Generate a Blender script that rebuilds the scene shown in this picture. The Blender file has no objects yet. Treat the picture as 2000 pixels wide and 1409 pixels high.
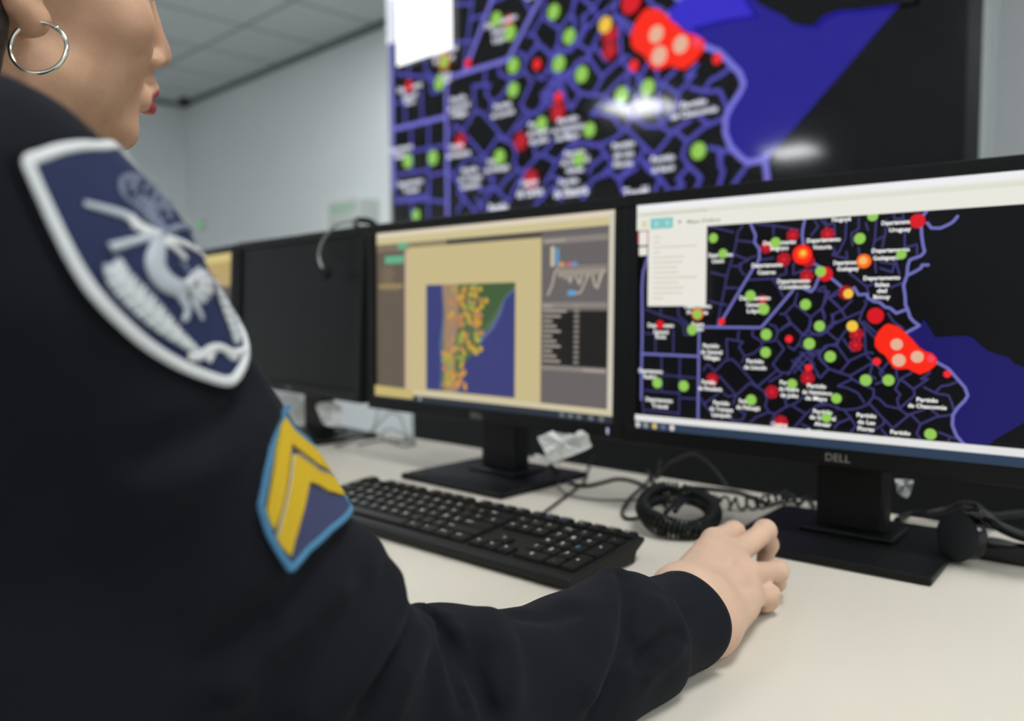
import bpy, bmesh, math, random
import numpy as np
from mathutils import Vector, Matrix
from mathutils.geometry import delaunay_2d_cdt
random.seed(4); rng = np.random.default_rng(7)
SC = bpy.context.scene
COL = SC.collection
# ------------------------------------------------------------------ camera
FPX = 1585.37
PITCH, ROLL, YAW = math.radians(3.9108), math.radians(-0.3231), math.radians(42)
DESK = 0.74
CAM = np.array([0, 0, DESK + 0.25825])
_fw = np.array([0, math.cos(PITCH), -math.sin(PITCH)]); _up = np.array([0, math.sin(PITCH), math.cos(PITCH)]); _rt = np.array([1., 0, 0])
_c, _s = math.cos(ROLL), math.sin(ROLL)
_A = np.array([_c*_rt + _s*_up, -_s*_rt + _c*_up, _fw])
def rz(a):
    c, s = math.cos(a), math.sin(a)
    return np.array([[c, -s, 0], [s, c, 0], [0, 0, 1.]])
_W = rz(YAW)
RIGHT, UP, FWD = _W @ _A[0], _W @ _A[1], _W @ _A[2]
def ray(x, y): return RIGHT*((x-1000)/FPX) - UP*((y-704.5)/FPX) + FWD
def atz(x, y, z):            # where the sight line of the photo's (x, y) meets height z above the desk
    d = ray(x, y); return CAM + d*((DESK + z - CAM[2])/d[2])
def aty(x, y, Y):            # ... meets the upright plane at distance Y
    d = ray(x, y); return CAM + d*((Y - CAM[1])/d[1])
def atd(x, y, D): return CAM + ray(x, y)*D
cam = bpy.data.objects.new('camera', bpy.data.cameras.new('camera')); COL.objects.link(cam)
cam.matrix_world = Matrix(((RIGHT[0], UP[0], -FWD[0], CAM[0]), (RIGHT[1], UP[1], -FWD[1], CAM[1]), (RIGHT[2], UP[2], -FWD[2], CAM[2]), (0, 0, 0, 1)))
cam.data.sensor_width = 36; cam.data.lens = FPX/2000*36; cam.data.clip_start = .02
cam.data.dof.use_dof = True; cam.data.dof.focus_distance = .535; cam.data.dof.aperture_fstop = 4.2
SC.camera = cam
SC.view_settings.view_transform = 'Standard'; SC.view_settings.look = 'None'
SC.view_settings.exposure = 0; SC.view_settings.gamma = 1; SC.view_settings.use_curve_mapping = False
SC.cycles.use_denoising = True
SC.cycles.max_bounces = 8; SC.cycles.diffuse_bounces = 4; SC.cycles.glossy_bounces = 4
SC.cycles.sample_clamp_indirect = 6; SC.cycles.blur_glossy = .5
# ------------------------------------------------------------------ materials
def lin(c):
    c = [v/255 for v in c]; return tuple((v/12.92 if v <= .04045 else ((v+.055)/1.055)**2.4) for v in c)
MATS = {}
def mat(name, rgb, rough=.5, spec=.5, metal=0, emit=None, es=1, bump=None, var=None, sss=0, sheen=0, coat=0, linear=False):
    if name in MATS: return MATS[name]
    m = bpy.data.materials.new(name); m.use_nodes = True; nt = m.node_tree; b = nt.nodes['Principled BSDF']
    c = tuple(rgb) if linear else lin(rgb)
    b.inputs['Base Color'].default_value = (*c, 1); b.inputs['Roughness'].default_value = rough
    b.inputs['Specular IOR Level'].default_value = spec; b.inputs['Metallic'].default_value = metal
    if emit is not None:
        b.inputs['Emission Color'].default_value = (*lin(emit), 1); b.inputs['Emission Strength'].default_value = es
    if sss:
        b.inputs['Subsurface Weight'].default_value = sss; b.inputs['Subsurface Radius'].default_value = (1, .35, .2); b.inputs['Subsurface Scale'].default_value = .004
    if sheen: b.inputs['Sheen Weight'].default_value = sheen; b.inputs['Sheen Roughness'].default_value = .5
    if coat: b.inputs['Coat Weight'].default_value = coat; b.inputs['Coat Roughness'].default_value = .05
    if var or bump:
        tc = nt.nodes.new('ShaderNodeTexCoord')
    if var:
        n = nt.nodes.new('ShaderNodeTexNoise'); n.inputs['Scale'].default_value = var[0]; n.inputs['Detail'].default_value = 6
        nt.links.new(tc.outputs['Object'], n.inputs['Vector'])
        r = nt.nodes.new('ShaderNodeValToRGB'); k = var[1]
        r.color_ramp.elements[0].position = .3; r.color_ramp.elements[1].position = .7
        r.color_ramp.elements[0].color = (*[v*(1-k) for v in c], 1); r.color_ramp.elements[1].color = (*[min(1, v*(1+k)) for v in c], 1)
        nt.links.new(n.outputs['Fac'], r.inputs['Fac']); nt.links.new(r.outputs['Color'], b.inputs['Base Color'])
    if bump:
        n2 = nt.nodes.new('ShaderNodeTexNoise'); n2.inputs['Scale'].default_value = bump[0]; n2.inputs['Detail'].default_value = 4
        nt.links.new(tc.outputs['Object'], n2.inputs['Vector'])
        bp = nt.nodes.new('ShaderNodeBump'); bp.inputs['Strength'].default_value = bump[1]; bp.inputs['Distance'].default_value = bump[2]
        nt.links.new(n2.outputs['Fac'], bp.inputs['Height']); nt.links.new(bp.outputs['Normal'], b.inputs['Normal'])
    MATS[name] = m; return m
SKIN = ''
def glow(name, rgb, s=1, spec=None, rough=None):          # a lit pixel of a screen: black glass that gives off this colour
    spec, rough = (.5, .07) if SKIN else (.2, .3)
    return mat('lit_'+SKIN+name, (3, 3, 3), rough=rough, spec=spec, emit=rgb, es=s)
black_plastic = mat('black_plastic', (15, 16, 17), .45, .22, bump=(900, .1, .0003))
bezel_mat = mat('bezel_plastic', (11, 12, 13), .4, .2)
desk_mat = mat('white_laminate', (209, 202, 187), .42, .3, bump=(260, .12, .0004), var=(3, .02))
wall_mat = mat('wall_paint', (238, 242, 243), .85, .2, bump=(120, .15, .001), var=(1.2, .02))
cable_mat = mat('cable_rubber', (16, 17, 18), .45, .3)
grey_cable = mat('grey_cable', (150, 150, 146), .5, .4)
paper_mat = mat('paper_label', (222, 224, 220), .5, .3, bump=(60, .4, .002))
# ------------------------------------------------------------------ objects
def link(name, me, mats=None, parent=None):
    o = bpy.data.objects.new(name, me); COL.objects.link(o)
    if mats is not None:
        for m in (mats if isinstance(mats, (list, tuple)) else [mats]): me.materials.append(m)
    if parent is not None: o.parent = parent
    return o
def thing(name, label, cat, loc=(0, 0, 0), rotz=0, group=None, tilt=0):
    o = bpy.data.objects.new(name, None); COL.objects.link(o); o.empty_display_size = .05
    o.location = loc; o.rotation_euler = (tilt, 0, rotz); return tag(o, label, cat, group)
def tag(o, label, cat, group=None):
    o['label'] = label; o['category'] = cat
    if group: o['group'] = group
    return o
def struct(o): o['kind'] = 'structure'; return o
def smooth(me, on=True):
    me.polygons.foreach_set('use_smooth', np.full(len(me.polygons), on)); me.update()
def bmobj(name, bm, mats, parent=None, sm=False):
    bmesh.ops.recalc_face_normals(bm, faces=bm.faces)
    me = bpy.data.meshes.new(name); bm.to_mesh(me); bm.free()
    if sm: smooth(me)
    return link(name, me, mats, parent)
def box(bm, lo, hi, bev=0, seg=2, mi=0, M=None):
    n0 = len(bm.verts)
    r = bmesh.ops.create_cube(bm, size=1)
    vs = r['verts']
    for v in vs: v.co = Vector([lo[i] + (v.co[i]+.5)*(hi[i]-lo[i]) for i in range(3)])
    fs = set(f for v in vs for f in v.link_faces)
    if bev:
        es = list(set(e for f in fs for e in f.edges))
        g = bmesh.ops.bevel(bm, geom=es, offset=bev, segments=seg, affect='EDGES', profile=.5)
        fs = set(f for f in g['faces']) | set(f for v in g['verts'] for f in v.link_faces)
        vs = list(set(v for f in fs for v in f.verts))
    for f in fs: f.material_index = mi
    if M is not None: bmesh.ops.transform(bm, matrix=M, verts=vs)
    return vs
def tube(bm, pts, r, n=10, closed=False, mi=0, caps=True):
    pts = [Vector(p) for p in pts]; N = len(pts)
    rr = r if hasattr(r, '__len__') else [r]*N
    rings = []; nv = None
    for i in range(N):
        a = pts[(i-1) % N] if (closed or i > 0) else pts[i]; b = pts[(i+1) % N] if (closed or i < N-1) else pts[i]
        t = (b-a).normalized()
        if nv is None:
            nv = t.orthogonal().normalized()
        else:
            nv = (nv - t*nv.dot(t)).normalized()
        bn = t.cross(nv)
        rings.append([bm.verts.new(pts[i] + (nv*math.cos(k*2*math.pi/n) + bn*math.sin(k*2*math.pi/n))*rr[i]) for k in range(n)])
    for i in range(N if closed else N-1):
        A, B = rings[i], rings[(i+1) % N]
        for k in range(n):
            f = bm.faces.new((A[k], A[(k+1) % n], B[(k+1) % n], B[k])); f.smooth = True; f.material_index = mi
    if caps and not closed:
        for R in (rings[0][::-1], rings[-1]):
            f = bm.faces.new(R); f.material_index = mi
def spline(pts, n=8):           # Catmull-Rom through the points
    P = [np.array(p, float) for p in pts]; out = []
    P = [2*P[0]-P[1]] + P + [2*P[-1]-P[-2]]
    for i in range(1, len(P)-2):
        for k in range(n):
            t = k/n; a, b, c, d = P[i-1], P[i], P[i+1], P[i+2]
            out.append(.5*((2*b) + (c-a)*t + (2*a-5*b+4*c-d)*t*t + (3*b-a-3*c+d)*t**3))
    out.append(P[-2]); return out
def ball(bm, c, r, mi=0, seg=20, M=None):
    v = bmesh.ops.create_uvsphere(bm, u_segments=seg, v_segments=seg//2+2, radius=1)['verts']
    r = r if hasattr(r, '__len__') else (r, r, r)
    for q in v: q.co = Vector((q.co.x*r[0], q.co.y*r[1], q.co.z*r[2]))
    if M is not None: bmesh.ops.transform(bm, matrix=M, verts=v)
    bmesh.ops.translate(bm, verts=v, vec=Vector(c))
    for f in set(f for q in v for f in q.link_faces): f.smooth = True; f.material_index = mi
    return v
def cyl(bm, c, r1, r2, h, axis='Z', seg=32, mi=0, M=None, bev=0):
    v = bmesh.ops.create_cone(bm, cap_ends=True, segments=seg, radius1=r1, radius2=r2, depth=h)['verts']
    if bev:
        es = [e for e in set(e for q in v for e in q.link_edges) if len(e.link_faces) == 2 and abs(e.link_faces[0].normal.dot(e.link_faces[1].normal)) < .5]
        g = bmesh.ops.bevel(bm, geom=es, offset=bev, segments=3, affect='EDGES', profile=.5)
        v = list(set(q for f in g['faces'] for q in f.verts) | set(q for q in v if q.is_valid))
        v = list(set(w for q in v for f in q.link_faces for w in f.verts))
    R = {'Z': Matrix(), 'Y': Matrix.Rotation(math.pi/2, 4, 'X'), 'X': Matrix.Rotation(math.pi/2, 4, 'Y')}[axis]
    bmesh.ops.transform(bm, matrix=R, verts=v)
    if M is not None: bmesh.ops.transform(bm, matrix=M, verts=v)
    bmesh.ops.translate(bm, verts=v, vec=Vector(c))
    for f in set(f for q in v for f in q.link_faces): f.material_index = mi; f.smooth = len(f.verts) == 4
    return v
def prism(bm, poly, x0, x1, mi=0):       # a (y, z) outline drawn out along x
    a = [bm.verts.new((x0, p[0], p[1])) for p in poly]; b = [bm.verts.new((x1, p[0], p[1])) for p in poly]
    fs = [bm.faces.new(a[::-1]), bm.faces.new(b)]
    for i in range(len(poly)):
        j = (i+1) % len(poly); fs.append(bm.faces.new((a[i], a[j], b[j], b[i])))
    for f in fs: f.material_index = mi
    return a+b
def bevel_mod(o, w, seg=2):
    m = o.modifiers.new('bevel', 'BEVEL'); m.width = w; m.segments = seg; m.limit_method = 'ANGLE'; m.angle_limit = math.radians(35)
    return o
_txt = {}
def text_mesh(s, bold=0):                         # lettering as (vertices, triangles), 1 unit wide, centred, height scaled alike
    if (s, bold) in _txt: return _txt[s, bold]
    cu = bpy.data.curves.new('t', 'FONT'); cu.body = s; cu.size = 1; cu.resolution_u = 2; cu.offset = bold
    o = bpy.data.objects.new('t', cu); COL.objects.link(o)
    dg = bpy.context.evaluated_depsgraph_get(); dg.update()
    me = o.evaluated_get(dg).to_mesh(); me.calc_loop_triangles()
    v = np.array([q.co[:2] for q in me.vertices]); t = np.array([tuple(q.vertices) for q in me.loop_triangles])
    o.evaluated_get(dg).to_mesh_clear(); bpy.data.objects.remove(o); bpy.data.curves.remove(cu)
    lo, hi = v.min(0), v.max(0); w = hi[0]-lo[0]
    v = (v - [(lo[0]+hi[0])/2, .36])/w
    _txt[s, bold] = (v, t, 1/w); return _txt[s, bold]
class Flat:                                # layered flat artwork: triangles with a material and a layer height
    def __init__(s): s.v = []; s.f = []; s.m = []; s.mats = []; s.n = 0; s.layer = 0
    def mi(s, m):
        if m not in s.mats: s.mats.append(m)
        return s.mats.index(m)
    def add(s, v, f, m):
        s.layer += 1; z = s.layer
        k = s.mi(m)
        for p in v: s.v.append((p[0], p[1], z))
        for t in f: s.f.append(tuple(i+s.n for i in t)); s.m.append(k)
        s.n += len(v)
    def poly(s, pts, m):
        r = delaunay_2d_cdt([Vector(p) for p in pts], [], [list(range(len(pts)))], 1, 1e-7)
        s.add([tuple(p) for p in r[0]], [tuple(t) for t in r[2]], m)
    def rect(s, x0, y0, x1, y1, m): s.add([(x0, y0), (x1, y0), (x1, y1), (x0, y1)], [(0, 1, 2, 3)], m)
    def disc(s, x, y, rx, ry, m, n=24): s.add([(x+rx*math.cos(a*2*math.pi/n), y+ry*math.sin(a*2*math.pi/n)) for a in range(n)], [tuple(range(n))], m)
    def line(s, pts, wx, wy, m):           # stroke with round joints; wx, wy: half-widths in each axis
        v = []; f = []
        for i, p in enumerate(pts):
            k = len(v); v += [(p[0]+wx*math.cos(a*math.pi/4), p[1]+wy*math.sin(a*math.pi/4)) for a in range(8)]; f.append(tuple(range(k, k+8)))
            if i:
                q = pts[i-1]; d = np.array([(p[0]-q[0])/wx, (p[1]-q[1])/wy]); L = np.hypot(*d) or 1; n = np.array([-d[1], d[0]])/L*[wx, wy]
                k = len(v); v += [(q[0]+n[0], q[1]+n[1]), (q[0]-n[0], q[1]-n[1]), (p[0]-n[0], p[1]-n[1]), (p[0]+n[0], p[1]+n[1])]; f.append((k, k+1, k+2, k+3))
        s.add(v, f, m)
    def text(s, x, y, w, h, t, m):
        v, f, _ = text_mesh(t, .018); hh = .72/(_)  # cap height in text units = .72*size
        v = np.array(v); sc = h/(.72*_)
        s.add([(x+p[0]*w, y+p[1]*sc) for p in v], [tuple(q) for q in f], m)
    def build(s, name, W, H, parent, back, dz=.00002):     # screen coordinates 0..1 -> a panel W x H in the xz plane, facing -y
        me = bpy.data.meshes.new(name)
        V = [((x-.5)*W, -.0004-z*dz, (y-.5)*H) for x, y, z in s.v]
        me.from_pydata(V, [], s.f); me.polygons.foreach_set('material_index', s.m)
        return link(name, me, s.mats, parent)
# map data: fractions of the screen x 1e4
M_THICK=[[[257,7719],[127,7043],[98,6402],[115,4096],[107,3168],[109,1300]],[[2914,8879],[3039,8388],[3017,8100],[3128,7841],[3142,7467],[3084,7221],[2999,7060],[2146,4605]],[[1805,4619],[3211,4629],[3919,6114]],[[4169,6188],[4327,6063],[4404,6221],[4478,6577],[4586,6770]],[[4155,8892],[4114,8518],[4104,8280],[4130,7957],[4179,7513],[4294,7225],[4473,7054],[4586,6810],[4784,6524],[4916,6322],[5003,6163],[5132,6042],[5235,6194],[5322,5921],[5508,5936],[5510,5801],[5634,5665],[5757,5625],[5860,5452],[5960,5414],[6082,5225],[6296,5375]],[[1672,4462],[1673,4374],[1675,640]],[[131,3378],[1664,3357]],[[6592,8866],[6501,8659],[6504,8402],[6519,8034],[6552,7664],[6584,7441],[6519,7299],[6310,7166],[6275,6945],[6269,6610],[6206,6239],[6240,5901],[6255,5526],[6296,5375],[6348,5076],[6418,4927],[6526,4779],[6230,4453]],[[6617,8462],[6694,8271],[6862,8252],[7025,8378],[7097,8477],[7158,8630]],[[6279,6610],[6431,6750],[6526,6856],[6543,6966],[6657,6959]],[[6780,3562],[6914,3423],[7084,3251],[7235,2933],[7385,2619],[7444,2333],[7393,2145],[7270,1872],[7191,1603],[7188,1233],[7266,876],[7398,604],[7528,407],[7724,463],[7794,512]]]
M_THIN=[[[1891,8892],[2482,8571]],[[2705,8841],[2582,8561],[2536,8017],[2463,7515],[2340,6842],[2218,5687],[2094,4647]],[[2584,8224],[2956,8126]],[[1926,6949],[2340,6756]],[[2317,6286],[2646,6255]],[[1906,5712],[2347,5556]],[[2462,7685],[2862,7403],[2640,7249],[2667,6994],[2768,6778]],[[2838,7447],[3033,7558]],[[2465,7176],[2691,7162]],[[3024,8845],[3407,8760],[4012,8510]],[[3431,8757],[3434,8348]],[[2868,6584],[3542,6618],[3448,6540],[3568,6288],[3689,5874]],[[3441,7445],[3131,7385]],[[3725,7140],[3751,6813],[3565,6699]],[[3909,7210],[3902,6764],[4117,6915],[4452,6936]],[[187,5390],[592,5116],[1016,4939],[1293,4675]],[[620,5479],[592,5116]],[[1070,5522],[1099,5074],[1402,4677]],[[157,6446],[331,6440]],[[4011,6030],[3946,5585],[3718,5176],[3624,5196]],[[3946,5585],[4314,5058],[4555,5419],[4637,6015]],[[4314,5058],[4274,4573],[4163,4326]],[[3765,5135],[3884,4808],[3583,4472]],[[3884,4808],[4163,4326],[4388,4374],[4674,4543],[4782,4705],[4799,5141]],[[4438,6100],[4702,6053],[4660,5895],[4903,5497]],[[4898,5969],[4705,5815]],[[4555,5419],[4625,5100],[4583,4860]],[[4758,4863],[4931,4905]],[[4345,8849],[4436,8602],[4284,8261]],[[4587,8820],[4612,8503]],[[4772,7742],[4796,7466],[4902,7575]],[[2355,4135],[2385,3315]],[[2355,4135],[2760,4023],[2661,3804],[2814,3428],[2741,3166]],[[2657,4489],[2634,4103]],[[2814,3428],[3036,3569],[3205,3831],[3227,4042],[2982,4286],[3004,4582]],[[3227,4042],[3515,4096],[3583,4389],[3534,4678],[3390,4758]],[[3583,4472],[3860,4849],[3812,5053]],[[3860,4849],[4163,4367],[4317,4735],[4314,5058]],[[1760,2743],[1892,3041],[2077,2725],[2334,3225],[2513,3280],[2717,2950],[3119,2175],[3572,2891]],[[2183,2559],[2623,1778],[2945,2328],[3119,2175],[3290,2024],[3365,1694],[3319,1435],[3418,1152],[3562,1130]],[[3586,4099],[3730,3774],[3475,3134],[3691,2776]],[[3667,2816],[3877,2833],[4012,3338],[4169,3634],[4328,3643],[4396,3526],[4331,3278],[4515,2806]],[[4140,4406],[4097,4079],[3962,3745],[3822,3903]],[[4011,3420],[4288,3031]],[[4101,3671],[4422,3204]],[[4189,3920],[4418,3568],[4593,3819]],[[3970,2841],[4195,3309],[4373,3646]],[[4052,3995],[4282,3722],[4616,3780]],[[3920,3332],[4245,2783]],[[3832,2747],[4148,3510]],[[4507,3613],[4724,3986],[4876,3953],[4939,4154]],[[4507,3613],[4554,3374],[4733,3066],[4560,2689],[4470,2802]],[[4733,3066],[4952,2924]],[[4274,4532],[4500,4337],[4675,4503],[4917,4153]],[[4675,4503],[4845,4904]],[[3691,2734],[3408,2416]],[[3769,1826],[3819,1458],[3981,1562],[4185,1876]],[[3819,1458],[3562,1130]],[[2956,657],[3128,940],[3370,1145]],[[3562,1130],[3445,690]],[[3982,1479],[4260,1228],[4526,1631]],[[4260,1228],[3990,608]],[[4570,1718],[4966,1568]],[[1793,1282],[2186,1815]],[[1738,1542],[1820,1285],[2060,830],[2114,661]],[[2290,1827],[2420,1711],[2623,1778],[2549,1378]],[[2703,1139],[2854,1030],[2781,760],[2528,679]],[[2450,798],[2630,694]],[[4172,803],[4356,667]],[[4888,753],[4972,1007]],[[188,4307],[479,4270]],[[479,4567],[481,3421]],[[975,4443],[978,3405]],[[653,3294],[671,1737]],[[1160,3281],[1154,745]],[[741,2455],[1600,2419]],[[192,1731],[1109,1694]],[[1221,1503],[1631,1507]],[[193,843],[1140,811]],[[133,1303],[163,698]],[[1238,4674],[1267,4273],[1458,4279]],[[4508,3452],[4636,3942],[4875,4033],[5043,4474],[5146,4712]],[[4875,4033],[5140,3374],[5534,3752],[5637,3719]],[[4507,3573],[4733,3066],[4974,2926],[5161,3376]],[[4733,3066],[4560,2689]],[[4974,2926],[5189,2825],[5540,3246],[5621,3330]],[[5189,2825],[5232,2711],[4936,2404],[5151,2347],[5365,2173],[5494,1834]],[[5232,2711],[5424,2533],[5674,2363],[5678,2091],[5802,1989],[5926,1772],[6187,1691]],[[5678,2091],[5558,1763],[5351,1579],[5139,1511],[4924,1522]],[[5598,1808],[5892,1263],[6077,944],[6406,1530]],[[6187,1691],[6143,2030],[6200,2228],[6098,2408],[6192,2800],[6405,3046]],[[6192,2800],[6452,2446],[6715,2848],[6581,2836],[6750,3076]],[[6252,2729],[6452,2446],[6474,2222],[6187,1691],[6348,1483],[6655,1716]],[[6406,1530],[6604,1180],[6532,827],[6652,506]],[[6604,1180],[6886,1485],[7145,1597]],[[6788,1734],[6941,1531]],[[6643,2542],[6873,2342],[7098,2294],[7176,1971],[7198,1789]],[[6872,2417],[6963,2612],[7092,2662],[7237,2787]],[[6950,934],[7250,762]],[[7139,743],[7107,439]],[[5892,1263],[5894,1070],[5489,533]],[[5856,869],[6023,509]],[[5097,1465],[5228,1205],[5337,904],[5213,605]],[[5228,1205],[4973,967]],[[5713,2561],[5874,2693],[5789,2995],[5946,3392]],[[5515,3634],[5870,3001]],[[5661,3449],[5585,2899],[5710,2755]],[[6108,3174],[6133,2794]],[[5024,4237],[5220,3773]],[[5461,4680],[5492,3788]],[[5438,4913],[5689,4493]],[[4527,1591],[4725,1657]],[[4500,8830],[4611,8621],[4784,8679],[4810,8208]],[[5038,8765],[5025,8070],[4902,7575],[4753,7469],[5076,7290]],[[5051,7563],[5075,7328]],[[5289,8810],[5294,8389],[5149,8250],[5175,7785]],[[5638,8729],[5626,8049],[5573,7407]],[[5839,8667],[5826,8104],[5607,7899]],[[5807,8031],[5772,7657]],[[5436,8602],[5480,8330]],[[5975,8874],[5998,8685],[6155,8665]],[[6152,8851],[6175,8589]],[[6200,8178],[6207,7620],[6437,7711],[6442,7378]],[[5302,7697],[5326,7387]],[[5636,7174],[5662,6754]],[[5738,7129],[6019,7036],[5983,6737],[5741,6901]],[[6037,7147],[6122,6655]],[[5102,6783],[5484,6225],[5707,6370]],[[5484,6225],[5529,5955]],[[5951,6172],[6205,6351]],[[4482,6178],[4613,6254],[4683,5855],[4991,5339],[5198,5729]],[[4683,5855],[4556,5379],[4625,5060]],[[4991,5339],[5079,5025],[5412,5300],[5491,5609],[5449,5686]],[[5079,5025],[4716,4703],[4588,4380]],[[4777,5181],[4824,4825]],[[4991,5339],[4777,5141]],[[5412,5300],[5354,4950],[5545,4566],[5650,4338]],[[5923,5224],[6026,4921],[6227,4660]],[[4918,6126],[4726,5855]]]
M_DOTS=[[2049,8360,116,"g"],[2296,7697,114,"g"],[3542,8030,122,"g"],[4552,6831,120,"g"],[2982,5929,127,"g"],[3301,5382,131,"g"],[4242,5561,123,"g"],[4557,4719,121,"g"],[1669,5166,112,"g"],[1538,4502,134,"g"],[5596,8828,111,"g"],[5349,8018,120,"g"],[6171,7361,101,"g"],[3369,4361,131,"g"],[3363,3629,124,"g"],[4346,4028,130,"g"],[4800,3550,126,"g"],[612,2121,137,"g"],[1334,2057,137,"g"],[3043,1655,128,"g"],[3985,2409,115,"g"],[4951,1946,112,"g"],[4752,1175,109,"g"],[5546,2708,124,"g"],[5994,2750,120,"g"],[6815,874,117,"g"],[3295,7868,143,"d"],[3899,8300,148,"d"],[4658,8262,156,"d"],[3711,7364,166,"d"],[4248,7267,156,"d"],[4231,6667,157,"d"],[3239,5757,120,"d"],[4652,6727,163,"e"],[2286,4867,85,"r"],[1669,5188,159,"o"],[6454,8536,152,"e"],[5079,6004,158,"d"],[5701,5127,172,"e"],[3889,4193,88,"r"],[4337,3075,85,"r"],[4303,2665,162,"d"],[3506,2026,161,"d"],[3730,818,169,"d"],[2052,2416,157,"d"],[664,4707,113,"e"],[5318,4423,150,"d"],[5312,4013,146,"d"],[5753,3424,85,"r"],[7082,3066,74,"r"],[4145,7515,224,"R"],[4156,7554,123,"O"],[4167,7573,63,"y"],[5442,7168,154,"O"],[5431,7187,82,"p"],[5143,5963,105,"y"],[5241,4733,121,"y"],[6132,4081,122,"P"],[6183,3503,133,"P"],[6527,3650,124,"P"],[6779,3598,75,"q"]]
M_BLOB=[[5947,4844],[6147,4734],[6288,4511],[6427,4253],[6546,3996],[6663,3852],[6796,3785],[6883,3606],[6877,3383],[6749,3150],[6579,3005],[6462,3089],[6344,3193],[6188,3161],[6068,3209],[5985,3433],[5902,3657],[5779,3804],[5695,3992],[5692,4301],[5770,4572],[5868,4766]]
M_SEA=[[6526,4779],[6326,4587],[6289,4398],[6566,3959],[6799,3600],[6914,3423],[7084,3251],[7235,2933],[7385,2619],[7444,2333],[7393,2145],[7270,1872],[7191,1603],[7188,1233],[7266,876],[7398,604],[7528,407],[7793,566],[7928,844],[8396,1492],[8718,1960],[8697,3171],[8363,3387],[8193,3514],[8122,3686],[7932,3798],[7756,3912],[7594,4155],[7484,4366],[7375,4435],[6807,4360],[6708,4672],[6589,5003]]
M_LABS=[[2217,7661,641,171,"Departamento"],[2157,7409,309,172,"Unión"],[3620,8044,771,163,"Departamento"],[3625,7820,421,163,"Belgrano"],[4590,8053,743,158,"Departamento"],[4563,7780,416,158,"Victoria"],[3344,7164,739,165,"Departamento"],[3337,6875,430,165,"Caseros"],[3956,6498,756,162,"Departamento"],[3982,6274,709,162,"Constitución"],[3076,5844,755,168,"Departamento"],[3069,5572,414,168,"General"],[3095,5320,414,168,"López"],[1664,5518,721,176,"Departamento"],[1653,5254,561,176,"Presidente"],[1670,4748,321,176,"Roque"],[1725,4552,187,176,"Sáenz"],[675,4685,740,182,"Departamento"],[678,4390,427,182,"General"],[679,4185,285,182,"Roca"],[406,2633,697,185,"Departamento"],[394,2378,378,185,"Realicó"],[653,1366,774,184,"Departamento"],[671,1092,459,184,"Trenel"],[2018,3838,419,175,"Partido"],[2031,3576,563,175,"de General"],[2034,3336,432,175,"Villegas"],[3110,3256,415,169,"Partido"],[3111,3002,550,169,"de Lincoln"],[1973,2285,369,176,"Partido"],[2012,2016,631,176,"de Rivadavia"],[2304,1435,414,175,"Partido"],[2304,1172,608,175,"de Trenque"],[2306,931,492,175,"Lauquen"],[2875,1583,274,172,"Partido"],[2962,1324,595,171,"de Pehuajó"],[3880,2453,372,165,"Partido"],[3904,2195,464,165,"de Nueve"],[3918,1948,418,166,"de Julio"],[4517,2381,423,162,"Partido"],[4529,2127,668,162,"de Veinticinco"],[4510,1894,490,162,"de Mayo"],[3706,739,378,168,"Casares"],[4660,1385,420,162,"Partido"],[4661,1155,575,162,"de General"],[4666,900,376,162,"Alvear"],[4535,594,402,163,"Partido"],[5571,1373,404,157,"Partido"],[5574,1118,363,157,"de Las"],[5567,862,342,157,"Flores"],[6246,836,395,153,"Partido"],[6250,568,375,153,"de Rauch"],[6733,2102,408,150,"Partido"],[6733,1869,741,150,"de Chascomús"],[4962,8793,404,155,"Nogoyá"],[6055,8547,589,149,"Departamento"],[6129,8278,430,149,"Uruguay"],[5095,7152,571,155,"Departamento"],[5120,6918,464,155,"Gualeguay"],[5958,7547,754,150,"Departamento"],[5913,7276,597,151,"Gualeguaychú"],[5801,6538,744,152,"Departamento"],[5818,6290,281,152,"Islas"],[5811,6062,201,152,"del"],[5814,5834,342,152,"Ibicuy"]]
M_WTHICK=[[[7544,431],[7755,423],[7794,-121],[7807,-416]],[[1682,1063],[1672,31]]]
M_WTHIN=[[[6161,260],[6080,-47]],[[5928,860],[6072,497],[6194,306],[6352,-78],[6563,87],[6462,242],[6652,537]],[[6652,537],[6832,207],[6758,-62]],[[7097,828],[7119,442],[7167,304],[7099,-86]],[[7489,322],[7308,-83]],[[5236,788],[5466,450],[5545,67]],[[5466,450],[5789,705]],[[5219,679],[4950,513],[4817,76]],[[232,759],[1144,688]],[[1143,1182],[1145,50]],[[667,747],[667,131]],[[1144,653],[1601,511]],[[1956,833],[2092,466],[1932,122]],[[2091,567],[2382,75],[2661,420],[2858,770],[3201,216],[3454,890]],[[2432,465],[2638,62]],[[3803,36],[4064,352],[4234,528]],[[4235,497],[4366,78]],[[4777,55],[4893,352]]]
M_WL=[[3720,441,587,260,"de Carlos"],[2997,94,463,260,"Partido"],[4582,287,699,260,"de Olavarría"],[5790,29,448,260,"Tandil"]]
M_WDOTS=[[833,175,110,"g"]]
M_WSEA=[[6526,4779],[6326,4587],[6289,4398],[6566,3959],[6799,3600],[6914,3423],[7084,3251],[7235,2933],[7385,2619],[7444,2333],[7393,2145],[7270,1872],[7191,1603],[7188,1233],[7266,876],[7398,604],[7528,407],[7627,519],[7768,444],[8156,1162],[8754,2250],[9287,3246],[9841,4268],[8920,5047],[8060,5588]]
M_WSEA2=[[6526,4779],[6326,4587],[6368,4325],[6950,3508],[6687,3995],[7201,3971],[7588,3877],[7483,4228],[7254,5013],[6881,5221]]
M_WCOAST=[[7624,4156],[7902,3791],[8005,3647],[8107,3436],[8365,3266],[8485,3432],[8665,3476],[8902,3378],[9511,3235],[9461,5218],[7507,6523]]
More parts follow.
